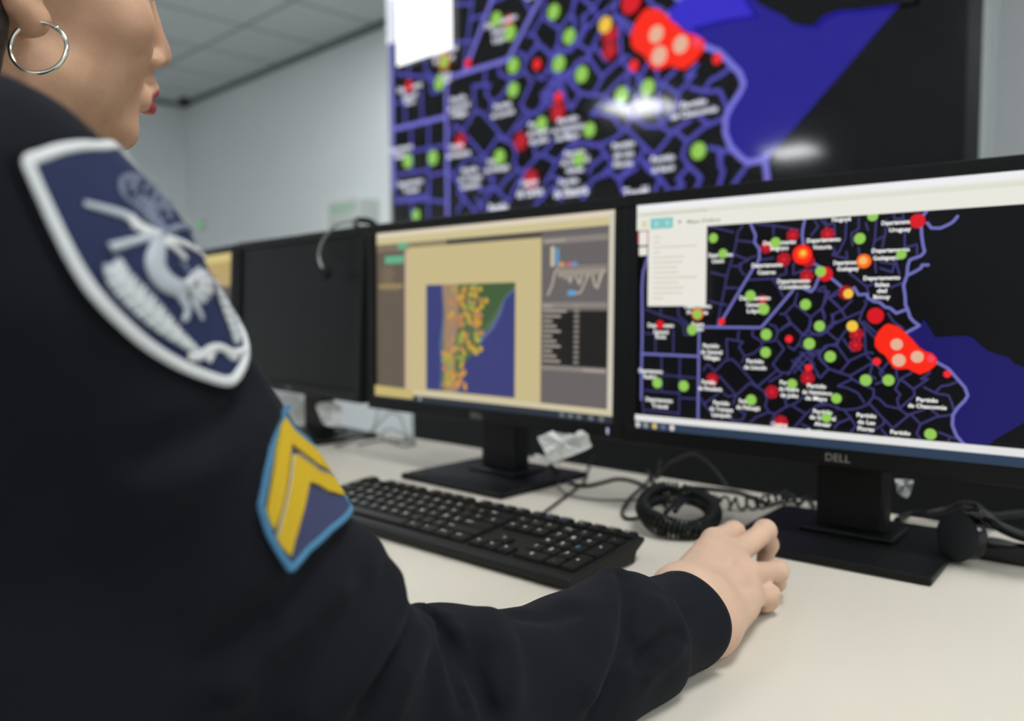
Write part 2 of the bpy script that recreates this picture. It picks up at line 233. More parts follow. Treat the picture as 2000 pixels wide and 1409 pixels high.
# ------------------------------------------------------------------ the room (turned 2.5 degrees from the desks)
RT = math.radians(-2.5)
CZ, WY, WX0, WX1, WY0 = 2.8, 3.22, -7.25, 3.2, -6.6
def roomobj(name, bm, m, lab=None, cat=None):
    o = bmobj(name, bm, m); o.rotation_euler = (0, 0, RT); return o
_cm = mat('ceiling_tile', (168, 174, 172), .9, .1)
nt = _cm.node_tree; b = nt.nodes['Principled BSDF']
tc = nt.nodes.new('ShaderNodeTexCoord'); mp = nt.nodes.new('ShaderNodeMapping'); mp.inputs['Location'].default_value = (4.97, -1.4, 0)
br = nt.nodes.new('ShaderNodeTexBrick'); br.offset = 0; br.squash = 1
br.inputs['Scale'].default_value = 1; br.inputs['Brick Width'].default_value = .61; br.inputs['Row Height'].default_value = .61
br.inputs['Mortar Size'].default_value = .012; br.inputs['Mortar Smooth'].default_value = .2
br.inputs['Color1'].default_value = (*lin((212, 217, 216)), 1); br.inputs['Color2'].default_value = (*lin((206, 212, 211)), 1); br.inputs['Mortar'].default_value = (*lin((138, 144, 142)), 1)
nt.links.new(tc.outputs['Object'], mp.inputs['Vector']); nt.links.new(mp.outputs['Vector'], br.inputs['Vector']); nt.links.new(br.outputs['Color'], b.inputs['Base Color'])
floor_mat = mat('floor_vinyl', (190, 190, 187), .5, .3, var=(4, .1))
def slab(name, lo, hi, m):
    bm = bmesh.new(); box(bm, lo, hi); return struct(roomobj(name, bm, m))
slab('floor', (WX0-.1, WY0-.1, -.1), (WX1+.1, WY+.1, 0), floor_mat)
slab('ceiling', (WX0-.1, WY0-.1, CZ), (WX1+.1, WY+.1, CZ+.1), _cm)
slab('wall_back', (WX0-.1, WY, 0), (WX1+.1, WY+.1, CZ), wall_mat)
slab('wall_left', (WX0-.1, WY0, 0), (WX0, WY, CZ), wall_mat)
slab('wall_right', (WX1, WY0, 0), (WX1+.1, WY, CZ), wall_mat)
slab('wall_front', (WX0-.1, WY0-.1, 0), (WX1+.1, WY0, CZ), wall_mat)
shade_line_mat = mat('ceiling_shade_line', (120, 126, 124), .8, .2)  # dark strips put in for the shadow line where walls meet ceiling
slab('shade_strip_1', (WX0, WY-.035, CZ-.03), (WX1, WY, CZ), shade_line_mat)
slab('shade_strip_2', (WX0, WY0, CZ-.03), (WX0+.035, WY-.035, CZ), shade_line_mat)
R_ROOM = rz(RT)
def room(x, y, z): return R_ROOM @ np.array([x, y, z])
# ceiling lamps: a louvred panel in a frame
lamp_frame = mat('lamp_frame', (200, 204, 204), .5, .3)
LAMP = 29.0
lamp_on = mat('lamp_diffuser', (230, 232, 230), .5, .2, emit=(249, 252, 255), es=LAMP)
first = None
lamps = [(-4.42, -1.5, 'ceiling light panel mirrored in the video wall beside the green dots'), (-4.45, -4.6, 'ceiling light panel mirrored in the video wall at the foot of the coast'),
         (-3.6, 1.9, 'unseen ceiling light panel added to brighten the wall left of the video wall'), (.2, .6, 'unseen ceiling light panel added to light the desk'), (-1.3, -1.5, 'unseen ceiling light panel added behind the seated officer'),
         (-1.3, -4.6, 'unseen ceiling light panel added at the rear of the room, middle row'), (1.9, 1.3, 'unseen ceiling light panel added over the right end of the desk'), (1.9, -1.5, 'unseen ceiling light panel added behind the right end of the desk'), (1.9, -4.6, 'unseen ceiling light panel added at the rear of the room, right row')]  # all but the mirrored pair are unseen panels added to light desk and wall
for x, y, lab in lamps:
    if first is None:
        t = thing('ceiling_light', lab, 'light', group='ceiling light panels'); first = t
        bm = bmesh.new()
        for lo, hi in (((-.31, -.31, -.02), (.31, -.28, 0)), ((-.31, .28, -.02), (.31, .31, 0)), ((-.31, -.28, -.02), (-.28, .28, 0)), ((.28, -.28, -.02), (.31, .28, 0))): box(bm, lo, hi)
        bmobj('lamp_frame', bm, lamp_frame, t)
        bm = bmesh.new(); box(bm, (-.28, -.28, -.012), (.28, .28, -.004)); bmobj('diffuser', bm, lamp_on, t)
    else:
        t = first.copy(); COL.objects.link(t); t['label'] = lab
        for ch in list(first.children):
            c = ch.copy(); COL.objects.link(c); c.parent = t
    t.location = room(x, y, CZ); t.rotation_euler = (0, 0, RT)
w = bpy.data.worlds.new('world'); SC.world = w; w.use_nodes = True
w.node_tree.nodes['Background'].inputs['Color'].default_value = (.8, .9, 1, 1); w.node_tree.nodes['Background'].inputs['Strength'].default_value = .02
# things on the far wall
p = room(-4.97+.44, 3.06, 0)
t = thing('wall_unit', 'white box unit mounted on the wall left of the video wall', 'wall unit', room(-4.55, WY, 1.48), RT)
bm = bmesh.new(); box(bm, (-.18, -.16, -.14), (.18, 0, .21), .008); bmobj('housing', bm, mat('unit_white', (206, 212, 206), .5, .3), t)
bm = bmesh.new()
for k in range(6): box(bm, (-.15+k*.05, -.162, .15), (-.115+k*.05, -.159, .175), .001)
for k in range(4): box(bm, (-.14+k*.06, -.162, .118), (-.10+k*.06, -.159, .13), .001)
bmobj('green_marking', bm, mat('green_print', (128, 196, 146), .5, .3), t)
bm = bmesh.new()
for k in range(5): box(bm, (-.15, -.163, -.1+k*.04), (.15, -.158, -.09+k*.04))
bmobj('vent', bm, mat('unit_grey', (176, 182, 176), .6), t)
q = np.linalg.inv(R_ROOM)@(aty(393, 438, 3.3)-CAM); kq = (WY-.02)/q[1]; gp = CAM*[0, 0, 1] + np.array([q[0]*kq, WY, q[2]*kq])
t = thing('indicator_light', 'small glowing green light on the far wall beside the shoulder badge', 'light', room(*gp), RT)
bm = bmesh.new(); cyl(bm, (0, -.012, 0), .05, .05, .024, 'Y', bev=.004); bmobj('back_plate', bm, mat('plate_white', (205, 210, 205), .5), t)
bm = bmesh.new(); ball(bm, (0, -.024, 0), (.036, .014, .036)); bmobj('lens', bm, glow('green_led', (110, 205, 120), .75), t)
q = np.linalg.inv(R_ROOM)@(aty(355, 205, 3.3)-CAM); kq = (WY-.09)/q[1]; gp = np.array([q[0]*kq, WY-.09, CZ])
t = thing('dome_sensor', 'small dark dome fixed to the ceiling in the far corner', 'sensor', room(gp[0]+.05, gp[1], CZ-.03), RT)
bm = bmesh.new(); cyl(bm, (0, 0, .015), .05, .05, .03); bmobj('mounting_plate', bm, mat('sensor_grey', (70, 76, 74), .5), t)
bm = bmesh.new(); ball(bm, (0, 0, -.005), (.042, .042, .045)); bmobj('dome', bm, mat('sensor_dark', (22, 26, 25), .3), t)
# ------------------------------------------------------------------ map artwork
thick_c = glow('map_border', (112, 112, 184), 1); thin_c = glow('map_line', (60, 58, 112), 1); label_c = glow('map_label', (236, 236, 234), 1.35)
sea_c = glow('map_sea', (27, 22, 100), 1); land_c = glow('map_land', (8, 8, 13), 1)
DOTC = {'g': (146, 200, 88), 'd': (146, 16, 30), 'e': (214, 22, 36), 'r': (240, 40, 48), 'R': (250, 40, 20), 'O': (255, 110, 30), 'y': (240, 196, 70), 'o': (214, 120, 60), 'p': (236, 190, 110), 'P': (228, 176, 150), 'q': (246, 70, 90)}
def draw_map(F, asp, wall=False, sea=None, thick=None, thin=None, lab=None, k=1.0):
    F.rect(-.002, -.12 if wall else 0, 1.002, 1.002, land_c)
    F.poly([(a/1e4, b/1e4) for a, b in (M_WSEA if wall else M_SEA)], sea)
    lw = .0031 if wall else .0024; tw = .0029 if wall else .0020
    lw *= k; tw *= k
    for l in M_THIN + (M_WTHIN if wall else []): F.line([(a/1e4, b/1e4) for a, b in l], tw, tw*asp, thin)
    for l in M_THICK + (M_WTHICK if wall else []): F.line([(a/1e4, b/1e4) for a, b in l], lw*1.25, lw*1.25*asp, thick)
    dots = M_DOTS + (M_WDOTS if wall else [])
    def dd(kinds):
        for x, y, r, c in dots:
            if c not in kinds: continue
            x, y, r = x/1e4, y/1e4, r/1e4*.97
            F.disc(x, y, r, r*asp, glow('dot_'+c, DOTC[c]))
            if c in 'd':
                F.disc(x, y, r*.62, r*.62*asp, glow('dot_d2', (176, 20, 36))); F.disc(x, y, r*.25, r*.25*asp, glow('dot_d3', (226, 40, 50)))
                for a in range(7): F.disc(x+.8*r*math.cos(a*.9), y+.8*r*asp*math.sin(a*.9), r*.16, r*.16*asp, glow('dot_d4', (190, 40, 60)))
    dd('d')
    F.poly([(a/1e4, b/1e4) for a, b in M_BLOB], glow('dot_R', DOTC['R']))
    for x, y, w_, h_, s in M_LABS + (M_WL if wall else []): F.text(x/1e4, y/1e4, w_/1e4*.96, abs(h_)/1e4*1.02, s, lab)
    dd('oe'); dd('R'); dd('O'); dd('yr'); dd('g'); dd('Pp'); dd('q')
# ------------------------------------------------------------------ monitors
PW, PH = .4766, .2681
def picture_map():
    F = Flat(); asp = PW/PH
    draw_map(F, asp, sea=sea_c, thick=thick_c, thin=thin_c, lab=label_c)
    F.rect(0, .888, 1, 1, glow('bar_white', (232, 231, 222))); F.rect(0, .975, 1, 1, glow('bar_top', (238, 237, 240))); F.rect(0, .948, 1, .966, glow('bar_line', (221, 222, 208)))
    F.rect(.01, .952, .19, .957, glow('bar_text', (190, 192, 170))); F.rect(.012, .9, .03, .93, glow('bar_icon', (216, 212, 180)))
    F.rect(.038, .89, .1, .937, glow('teal', (128, 198, 194)))
    for x in (.055, .085): F.disc(x, .913, .006, .006*asp, glow('teal_icon', (170, 214, 210)))
    F.disc(.118, .914, .004, .004*asp, glow('bar_dark', (150, 150, 130)))
    F.text(.18, .912, .085, .016, 'Mapa Delitos', glow('bar_dark', (150, 150, 130)))
    F.rect(.003, .83, .033, .884, glow('red_edge', (180, 60, 60))); F.rect(.007, .822, .03, .884, glow('popup', (232, 229, 220))); F.rect(.007, .777, .03, .815, glow('popup', (232, 229, 220)))
    F.rect(.033, .552, .189, .889, glow('popup', (232, 229, 220)))
    for k, w_ in enumerate((.02, .018, .115, .02, .085, .08, .065, .07, .118, .07, .085, .08, .03)):
        F.rect(.047, .85-k*.0222, .047+w_, .857-k*.0222, glow('popup_text', (208, 205, 190)))
    F.rect(0, .036, 1, .064, glow('strip_white', (226, 226, 224)))
    F.rect(0, 0, 1, .036, glow('taskbar', (44, 62, 84)))
    for x, c in ((.0085, (206, 200, 200)), (.031, (150, 146, 148)), (.056, (212, 184, 104)), (.08, (92, 104, 130)), (.1044, (216, 205, 205))): F.disc(x, .0185, .007, .0135, glow('icon_%d' % c[0], c))
    return F
def picture_dash():
    F = Flat(); asp = PW/PH
    g = glow
    F.rect(0, 0, 1, 1, g('dash_base', (112, 104, 100)))
    F.rect(0, .945, 1, 1, g('dash_top', (220, 208, 186))); F.rect(0, .93, 1, .972, g('dash_top2', (204, 192, 146)))
    F.rect(0, .885, .16, .93, g('dash_l1', (124, 112, 92))); F.rect(.15, .885, .36, .928, g('dash_olive', (138, 128, 98))); F.rect(.35, .884, .985, .93, g('dash_dark', (78, 72, 68)))
    F.rect(.2, .9, .205, .915, g('dash_dk2', (96, 92, 66))); F.disc(.938, .912, .009, .009*asp, g('dash_green', (110, 150, 96)))
    F.rect(0, .07, .155, .885, g('dash_left', (100, 88, 76)))
    F.disc(.137, .912, .026, .022, g('dash_btn', (98, 172, 136))); F.rect(.045, .812, .144, .858, g('dash_btn', (98, 172, 136)))
    for k in range(8): F.rect(.03, .78-k*.018, .03+random.uniform(.05, .1), .786-k*.018, g('dash_ltext', (138, 122, 96)))
    F.rect(.01, .665, .14, .69, g('dash_lrow', (150, 130, 88)))
    F.rect(.15, .055, .178, .885, g('dash_pale', (198, 176, 150)))
    F.rect(.166, .04, .744, .898, g('dash_cream', (199, 183, 136)))
    x0, x1, y0, y1 = .256, .645, .075, .678
    def m(x, y): return (x0+(x-385)/520*(x1-x0), y1-(y-505)/640*(y1-y0))
    F.rect(x0, y0, x1, y1, g('sat_sea', (58, 62, 118)))
    F.poly([m(480, 505), m(905, 505), m(905, 545), m(850, 600), m(830, 680), m(790, 760), m(730, 830), m(640, 930), m(600, 1010), m(590, 1145), m(470, 1145), m(480, 1000), m(470, 860), m(490, 700)], g('sat_shelf', (88, 104, 150)))
    F.poly([m(485, 505), m(905, 505), m(905, 530), m(845, 590), m(815, 680), m(760, 770), m(700, 830), m(720, 880), m(650, 930), m(610, 1000), m(590, 1080), m(570, 1145), m(478, 1145), m(486, 1000), m(482, 860), m(496, 700)], g('sat_green', (84, 104, 70)))
    F.poly([m(488, 505), m(585, 505), m(590, 620), m(580, 760), m(560, 900), m(570, 1050), m(570, 1145), m(500, 1145), m(500, 950), m(495, 820), m(502, 680)], g('sat_tan', (156, 128, 104)))
    F.poly([m(700, 505), m(905, 505), m(905, 530), m(845, 590), m(780, 700), m(730, 760), m(690, 640)], g('sat_forest', (66, 92, 58)))
    rr = random.Random(5)
    for k in range(150):
        y = rr.uniform(515, 1120); c = 600 if y < 900 else 560; sp = 85 if y < 900 else 62
        x = c+40+rr.uniform(-sp*1.2, sp) if y < 900 else c+rr.uniform(-sp, sp*1.2)
        a, bb = m(x, y); n_, cc = rr.choice([('s1', (196, 166, 62)), ('s2', (190, 136, 82)), ('s3', (140, 166, 74)), ('s4', (206, 150, 60)), ('s5', (182, 128, 88))])
        F.disc(a, bb, .0085, .0085*asp, g('sat_'+n_, cc), 12)
    for x, y in ((755, 605), (730, 635), (700, 900), (725, 880)): F.disc(*m(x, y), .0095, .0095*asp, g('sat_s1', (196, 166, 62)), 12)
    F.rect(.75, .07, .984, .93, g('dash_right', (104, 98, 98))); F.rect(.755, .862, .978, .892, g('dash_head', (136, 128, 122))); F.rect(.76, .87, .835, .88, g('dash_htext', (168, 160, 148)))
    F.rect(.783, .75, .797, .848, g('dash_bar', (196, 188, 164))); F.rect(.8, .755, .814, .838, g('dash_blue', (92, 150, 188)))
    for x, c in ((.823, (204, 150, 90)), (.85, (190, 96, 116)), (.868, (104, 140, 190))): F.disc(x, .757, .011, .0125, g('dash_d%d' % c[0], c), 14)
    F.rect(.8, .742, .975, .748, g('dash_axis', (150, 142, 134)))
    cl = [.735, .70, .73, .69, .72, .67, .7, .725, .68, .66, .71, .73, .69, .72, .7, .65, .64, .7]
    F.line([(.775, .61), (.79, .66), (.8, .725)] + [(.81+.0085*k, v) for k, v in enumerate(cl)] + [(.97, .72)], .0035, .006, g('dash_line', (176, 168, 154)))
    F.poly([(.8, .735), (.975, .735), (.975, .71), (.93, .70), (.89, .705), (.85, .69), (.81, .715)], g('dash_fill', (150, 142, 130)))
    F.line([(.915, .7), (.89, .62), (.875, .615)], .003, .005, g('dash_line', (176, 168, 154))); F.line([(.965, .72), (.95, .66)], .003, .005, g('dash_line', (176, 168, 154)))
    F.rect(.845, .605, .873, .63, g('dash_btn2', (92, 160, 204)))
    F.rect(.755, .545, .978, .572, g('dash_head', (136, 128, 122)))
    F.rect(.755, .262, .98, .53, g('dash_table', (32, 27, 27)))
    for k in range(12):
        y = .548-k*.0248
        F.rect(.757, y, .757+(.085 if k == 1 else .035+.015*((k*7) % 3)), y+.011, g('dash_ttext', (168, 160, 150))); F.rect(.868, y, .886, y+.011, g('dash_ttext2', (150, 142, 132)))
    F.rect(.755, .235, .978, .258, g('dash_head', (136, 128, 122))); F.rect(.9, .24, .975, .25, g('dash_htext', (168, 160, 148)))
    F.rect(.983, .04, 1, .98, g('dash_edge', (204, 198, 180))); F.rect(.17, .036, 1, .066, g('dash_edge2', (206, 196, 164)))
    F.rect(0, 0, 1, .036, g('dash_task', (42, 50, 62))); F.poly([(.0, .074), (.2, .066), (.2, .012), (.0, .012)], g('dash_ylow', (196, 178, 112)))
    for x in (.83, .86, .89, .93, .965): F.disc(x, .018, .009, .012, g('dash_tray', (110, 116, 116)), 12)
    F.disc(.235, .02, .008, .013, g('dash_tray2', (160, 150, 150)), 12)
    return F
def picture_off():
    F = Flat(); F.rect(0, 0, 1, 1, mat('dark_panel', (15, 18, 18), .35, .15)); return F
def picture_yellow():
    F = Flat(); F.rect(0, 0, 1, 1, glow('far_base', (74, 66, 60))); F.rect(0, .9, 1, 1, glow('far_top', (204, 186, 120))); F.rect(.6, .72, 1, .93, glow('far_y', (176, 150, 92))); F.rect(.2, .05, .6, .88, glow('dash_cream', (199, 183, 136))); return F
silver = mat('logo_grey', (140, 140, 136), .35, .5, metal=.3)
def monitor(label, loc, yaw, tilt, pic, led=None):
    # the empty stands at the base; the panel turns on the neck
    t = thing('monitor', label, 'monitor', (loc[0], loc[1], DESK), yaw, 'black desktop monitors on the white desk')
    zc = loc[2]-DESK
    T = Matrix.Translation((0, 0, zc)) @ Matrix.Rotation(tilt, 4, 'X')
    ow, oh0, oh1 = .2565, -.1535, .149
    def place(o): o.matrix_parent_inverse = Matrix(); o.matrix_local = T; return o
    bm = bmesh.new()
    w2, h2 = PW/2, PH/2
    for lo, hi in (((-ow, -.006, h2), (ow, .012, oh1)), ((-ow, -.006, oh0), (ow, .012, -h2)), ((-ow, -.006, -h2), (-w2, .012, h2)), ((w2, -.006, -h2), (ow, .012, h2))): box(bm, lo, hi)
    bmesh.ops.remove_doubles(bm, verts=bm.verts, dist=1e-6)
    bevel_mod(place(bmobj('bezel', bm, bezel_mat, t)), .0018)
    bm = bmesh.new()
    vs = box(bm, (-ow+.002, .012, oh0+.002), (ow-.002, .022, oh1-.002)); box(bm, (-.19, .022, -.12), (.19, .05, .1), .012)
    bevel_mod(place(bmobj('rear_shell', bm, black_plastic, t)), .004)
    F = pic(); s = place(F.build('screen', PW, PH, t, None))
    bm = bmesh.new(); v, f, a = text_mesh('DELL'); bw = .0245
    vv = [bm.verts.new((p[0]*bw, -.0065, -.1437+p[1]*bw)) for p in v]
    for q in f: bm.faces.new([vv[i] for i in q])
    place(bmobj('logo', bm, silver, t))
    bm = bmesh.new(); box(bm, (.231, -.0075, -.147), (.234, -.005, -.139), .0008)
    place(bmobj('power_light', bm, glow('led_white', (176, 178, 214), 1) if led else mat('led_off', (60, 60, 62), .4), t))
    bm = bmesh.new()
    prism(bm, [(.036, .012), (.066, .012), (.066, zc+.02), (.05, zc+.04), (.04, zc-.02), (.036, .06)], -.036, .036)
    bevel_mod(bmobj('stand_neck', bm, black_plastic, t), .004)
    bm = bmesh.new(); box(bm, (-.1025, -.068, 0), (.1025, .122, .009)); box(bm, (-.05, .02, .009), (.05, .085, .014))
    bevel_mod(bmobj('stand_base', bm, black_plastic, t), .0025)
    return t
monitor('monitor with a dark map of red and green dots, behind the hand on the mouse', (-.3069, .8516, .982), math.radians(3.5), math.radians(-.44), picture_map)
monitor('monitor with cream dashboard and satellite map, between the dark map and the blank monitor', (-.8226, .8453, .982), math.radians(-.4), math.radians(-1.0), picture_dash, True)
monitor('switched-off monitor with blank dark screen and a headset over its corner', (-1.366, .886, .985), math.radians(-5.8), math.radians(-3), picture_off)
monitor('monitor at the left end of the row, mostly hidden behind the shoulder badge', (-1.905, .968, .985), math.radians(-10), math.radians(-3), picture_yellow)
# ------------------------------------------------------------------ video wall
VY = 2.335; K = .8334
def wx(u, v): return K*(2.8955*u - 3.6885)
vx0, vx1 = K*(-3.6885+.012), K*(2.8955-3.6885+.05)
z0, z1 = .998+K*.4585, .998+K*(1.5147+.4585)
VW, VH = K*2.8955, K*1.5147
t = thing('video_wall', 'wall-sized video display with a dark map, behind the desk monitors', 'display', room((vx0+vx1)/2, VY, 0), RT)
SKIN = 'wall_'; land_c = glow('map_land', (7, 7, 11), 1); vsea = glow('wall_sea', (34, 28, 140), 1); vthick = glow('wall_border', (120, 116, 212), 1); vthin = glow('wall_line', (80, 76, 172), 1); vlab = glow('wall_label', (222, 224, 240), 1.5)
F = Flat(); draw_map(F, VW/VH, True, vsea, vthick, vthin, vlab)
F.poly([(a/1e4, b/1e4) for a, b in M_WSEA2], glow('wall_sea2', (52, 42, 196)))
F.poly([(a/1e4, b/1e4) for a, b in M_WCOAST], land_c)
F.rect(.033, .552, .189, .889, glow('wall_popup', (250, 252, 255), 1.6)); F.rect(-.002, .888, 1.002, 1.002, glow('wall_bar', (236, 238, 240)))
F.rect(.003, .64, .03, .884, glow('wall_popup2', (230, 234, 244)))
o = F.build('screen', VW, VH, t, None, .00004); o.location = (wx(.5, 0)-(vx0+vx1)/2, -.002, (z0+z1)/2)
zb = z0-.12*VH
xh = (vx1-vx0)/2
bm = bmesh.new()
for a in range(2):
    for c in range(2):
        box(bm, (-xh+a*xh, 0, zb+c*(z1-zb)/2), (-xh+(a+1)*xh-.002, .1, zb+(c+1)*(z1-zb)/2-.002), .002)
bmobj('panel_housing', bm, mat('panel_black', (9, 9, 10), .3, .4), t)
bm = bmesh.new()
box(bm, (-xh+.095, .02, .98), (xh-.05, .5, zb), .004); box(bm, (-xh+.095, .02, .0), (xh+1.3, .5, .98), .004); bmobj('cabinet', bm, mat('cabinet_black', (12, 12, 13), .5, .3), t)
bm = bmesh.new(); box(bm, (-xh-.006, -.004, zb), (-xh, .1, z1+.006)); box(bm, (xh, -.004, zb), (xh+.006, .1, z1+.006)); box(bm, (-xh-.006, -.004, z1), (xh+.006, .1, z1+.006)); box(bm, (-xh-.006, -.004, zb-.006), (xh+.006, .1, zb))
bmobj('frame_edge', bm, mat('frame_glow_tone', (172, 178, 178), .4, .5), t)  # pale colour stands in for the white glow along the display's edge
SKIN = ''
# ------------------------------------------------------------------ desk
t = thing('desk', 'long white desk carrying the monitors and keyboard', 'desk', (-.8, .67, 0))
bm = bmesh.new(); box(bm, (-2.2, -.375, DESK-.028), (2.2, .37, DESK), .0015); bmobj('desktop', bm, desk_mat, t)
leg_mat = mat('leg_grey', (150, 152, 150), .5)
for x in (-2.1, -.75, .75, 2.1):
    bm = bmesh.new(); box(bm, (x-.02, -.3, 0), (x+.02, .33, DESK-.029)); bmobj('leg', bm, leg_mat, t)
bm = bmesh.new(); box(bm, (-2.08, .30, .3), (2.08, .318, DESK-.029)); bmobj('modesty_panel', bm, desk_mat, t)
# ------------------------------------------------------------------ keyboard
KB = thing('keyboard', 'black full-size keyboard with white key legends lying on the desk', 'keyboard', (-.4385, .5615, DESK), math.radians(.6))
KL, KD = .442, .127
bm = bmesh.new()
prism(bm, [(0, .003), (-.001, .011), (.004, .0135), (.118, .0245), (.127, .0235), (.126, .019), (.112, .012), (.108, .0015), (.01, .0015)], -KL, 0)
bevel_mod(bmobj('case', bm, mat('keyboard_case', (22, 23, 22), .5, .25, bump=(900, .15, .0003)), KB), .0016, 3)
key_mat = mat('keycap', (15, 16, 16), .42, .25); leg_w = mat('legend_white', (236, 236, 230), .5, .3); leg_b = mat('legend_blue', (92, 150, 206), .5, .3)
slope = math.atan2(.011, .114)
def ktop(y): return .0135 + (y-.004)*math.tan(slope)
U = .019
def key(x, y, w, s, h=1, blue=False, part=True, into=None, col=None):
    # x, y: lower left in key units from the block's corner
    cx, cy = -KL+.0105+(x+w/2)*U, .0125+(y+h/2)*U*.94
    bm = bmesh.new() if into is None else into
    kw, kd = w*U/2-.0007, h*U*.94/2-.0007
    M = Matrix.Translation((cx, cy, ktop(cy)-.0005)) @ Matrix.Rotation(slope, 4, 'X')
    lo = [bm.verts.new(M @ Vector((a*kw, b_*kd, 0))) for a, b_ in ((-1, -1), (1, -1), (1, 1), (-1, 1))]
    md = [bm.verts.new(M @ Vector((a*(kw-.0008), b_*(kd-.0008), .0030))) for a, b_ in ((-1, -1), (1, -1), (1, 1), (-1, 1))]
    hi = [bm.verts.new(M @ Vector((a*(kw-.0022), b_*(kd-.0018)+.0004, .0042))) for a, b_ in ((-1, -1), (1, -1), (1, 1), (-1, 1))]
    bm.faces.new(lo[::-1]); bm.faces.new(hi)
    for A, B in ((lo, md), (md, hi)):
        for i in range(4): bm.faces.new((A[i], A[(i+1) % 4], B[(i+1) % 4], B[i]))
    if s:
        v, f, a = text_mesh(s); size = .0078 if len(s) == 1 else .0042
        sc = size/a
        vv = [bm.verts.new(M @ Vector((p[0]*sc + (-.0012 if len(s) == 1 else -max(0, kw-.0036-sc/2)), p[1]*sc+kd*.25, .0044))) for p in v]
        for q in f:
            fc = bm.faces.new([vv[i] for i in q]); fc.material_index = 1
    if into is None:
        me = bpy.data.meshes.new('key'); bmesh.ops.recalc_face_normals(bm, faces=[f for f in bm.faces if f.material_index == 0]); bm.to_mesh(me); bm.free()
        link('key', me, [key_mat, leg_b if blue else leg_w], KB)
rest = bmesh.new()
def row(y, x, items, hidden=()):
    for i, it in enumerate(items):
        s, w_ = (it, 1) if isinstance(it, str) else it
        if s is None: x += w_; continue
        key(x, y, w_, s, into=rest if i in hidden else None); x += w_
row(5.25, 0, ['Esc', (None, 1), 'F1', 'F2', 'F3', 'F4', (None, .5), 'F5', 'F6', 'F7', 'F8', (None, .5), 'F9', 'F10', 'F11', 'F12'], (0,))
row(4, 0, ['|', '1', '2', '3', '4', '5', '6', '7', '8', '9', '0', "'", '¿', ('Back', 2)], (0, 1))
row(3, 0, [('Tab', 1.5), 'Q', 'W', 'E', 'R', 'T', 'Y', 'U', 'I', 'O', 'P', '´', '+', ('}', 1.5)], (0,))
row(2, 0, [('Caps', 1.75), 'A', 'S', 'D', 'F', 'G', 'H', 'J', 'K', 'L', 'Ñ', '{', ('Enter', 2.25)], (0,))
row(1, 0, [('Shift', 2.25), 'Z', 'X', 'C', 'V', 'B', 'N', 'M', ',', '.', '-', ('Shift', 2.75)], (0,))
row(0, 0, [('Ctrl', 1.25), ('Win', 1.25), ('Alt', 1.25), ('', 6.25), ('Alt', 1.25), ('Fn', 1.25), ('Menu', 1.25), ('Ctrl', 1.25)], (0, 1))
for i, s in enumerate(('Impr', 'Bloq', 'Paus')): key(15.25+i, 5.25, 1, s, blue=True)
for i, s in enumerate(('Ins', 'Ini', 'Re')): key(15.25+i, 4, 1, s)
for i, s in enumerate(('Supr', 'Fin', 'Av')): key(15.25+i, 3, 1, s)
key(16.25, 1, 1, '^')
for i, s in enumerate(('<', 'v', '>')): key(15.25+i, 0, 1, s)
for i in range(4): key(18.5+i, 5.25, 1, ('x', '-', '+', '=')[i])
for i, s in enumerate(('Num', '/', '*', '-')): key(18.5+i, 4, 1, s)
for i, s in enumerate('789'): key(18.5+i, 3, 1, s)
for i, s in enumerate('456'): key(18.5+i, 2, 1, s, blue=(s == '6'))
for i, s in enumerate('123'): key(18.5+i, 1, 1, s)
key(18.5, 0, 2, '0'); key(20.5, 0, 1, '.'); key(21.5, 2, 1, '+', 2); key(21.5, 0, 1, '«', 2)
o = bmobj('keys', rest, [key_mat, leg_w], KB); o['kind'] = 'stuff'
bm = bmesh.new(); cyl(bm, (-.068, .1215, .0252), .0014, .0014, .001); bmobj('status_light', bm, glow('led_keys', (190, 190, 180), 1), KB)
def cable(name, pts, r, m, label=None, cat=None, parent=None, group=None, n=10):
    bm = bmesh.new(); tube(bm, spline(pts, 10), r, 8)
    if parent is not None:
        inv = parent.matrix_basis.inverted(); bmesh.ops.transform(bm, matrix=inv, verts=bm.verts)
    o = bmobj(name, bm, m, parent)
    if label: tag(o, label, cat, group)
    return o
bpy.context.view_layer.update()
def onz(pts, z): return [atz(x, y, z) for x, y in pts]
cable('cable', [atz(1054, 1009, .018), atz(1066, 999, .006)] + onz([(1092, 980), (1126, 954), (1140, 943), (1148, 921), (1153, 905), (1160, 893)], .0022), .0019, cable_mat, parent=KB)
# ------------------------------------------------------------------ cables and small things on the desk
G = 'loose cables under the monitors'
cable('cable', [atz(1074, 905, .03), atz(1082, 915, .015)] + onz([(1103, 935), (1120, 946), (1148, 949), (1176, 943), (1204, 936), (1232, 939), (1260, 950), (1284, 968), (1296, 985)], .003), .0028, cable_mat, 'black cable winding from the white paper tag to the cord bundle', 'cable', group=G)
cable('cable', onz([(1089, 940), (1092, 952), (1100, 961), (1126, 971), (1176, 977), (1226, 977), (1262, 976)], .002), .0017, mat('taupe_cable', (128, 126, 116), .5), 'thin pale grey cable lying on the desk behind the keyboard', 'cable', group=G)
cable('cable', [atz(1290, 900, .02)] + onz([(1283, 926), (1268, 938), (1254, 952), (1236, 968), (1224, 982), (1215, 1002), (1224, 1013), (1246, 1012), (1262, 1006)], .003), .0022, cable_mat, 'black cable loop left of the coiled cord bundle', 'cable', group=G)
cable('cable', [aty(x, y, .93) for x, y in ((1282, 936), (1300, 912), (1324, 897), (1355, 887), (1383, 905), (1405, 930), (1420, 952))], .0022, mat('dim_cable', (44, 45, 46), .5), 'dark cable arching up behind the dark map monitor', 'cable', group=G)
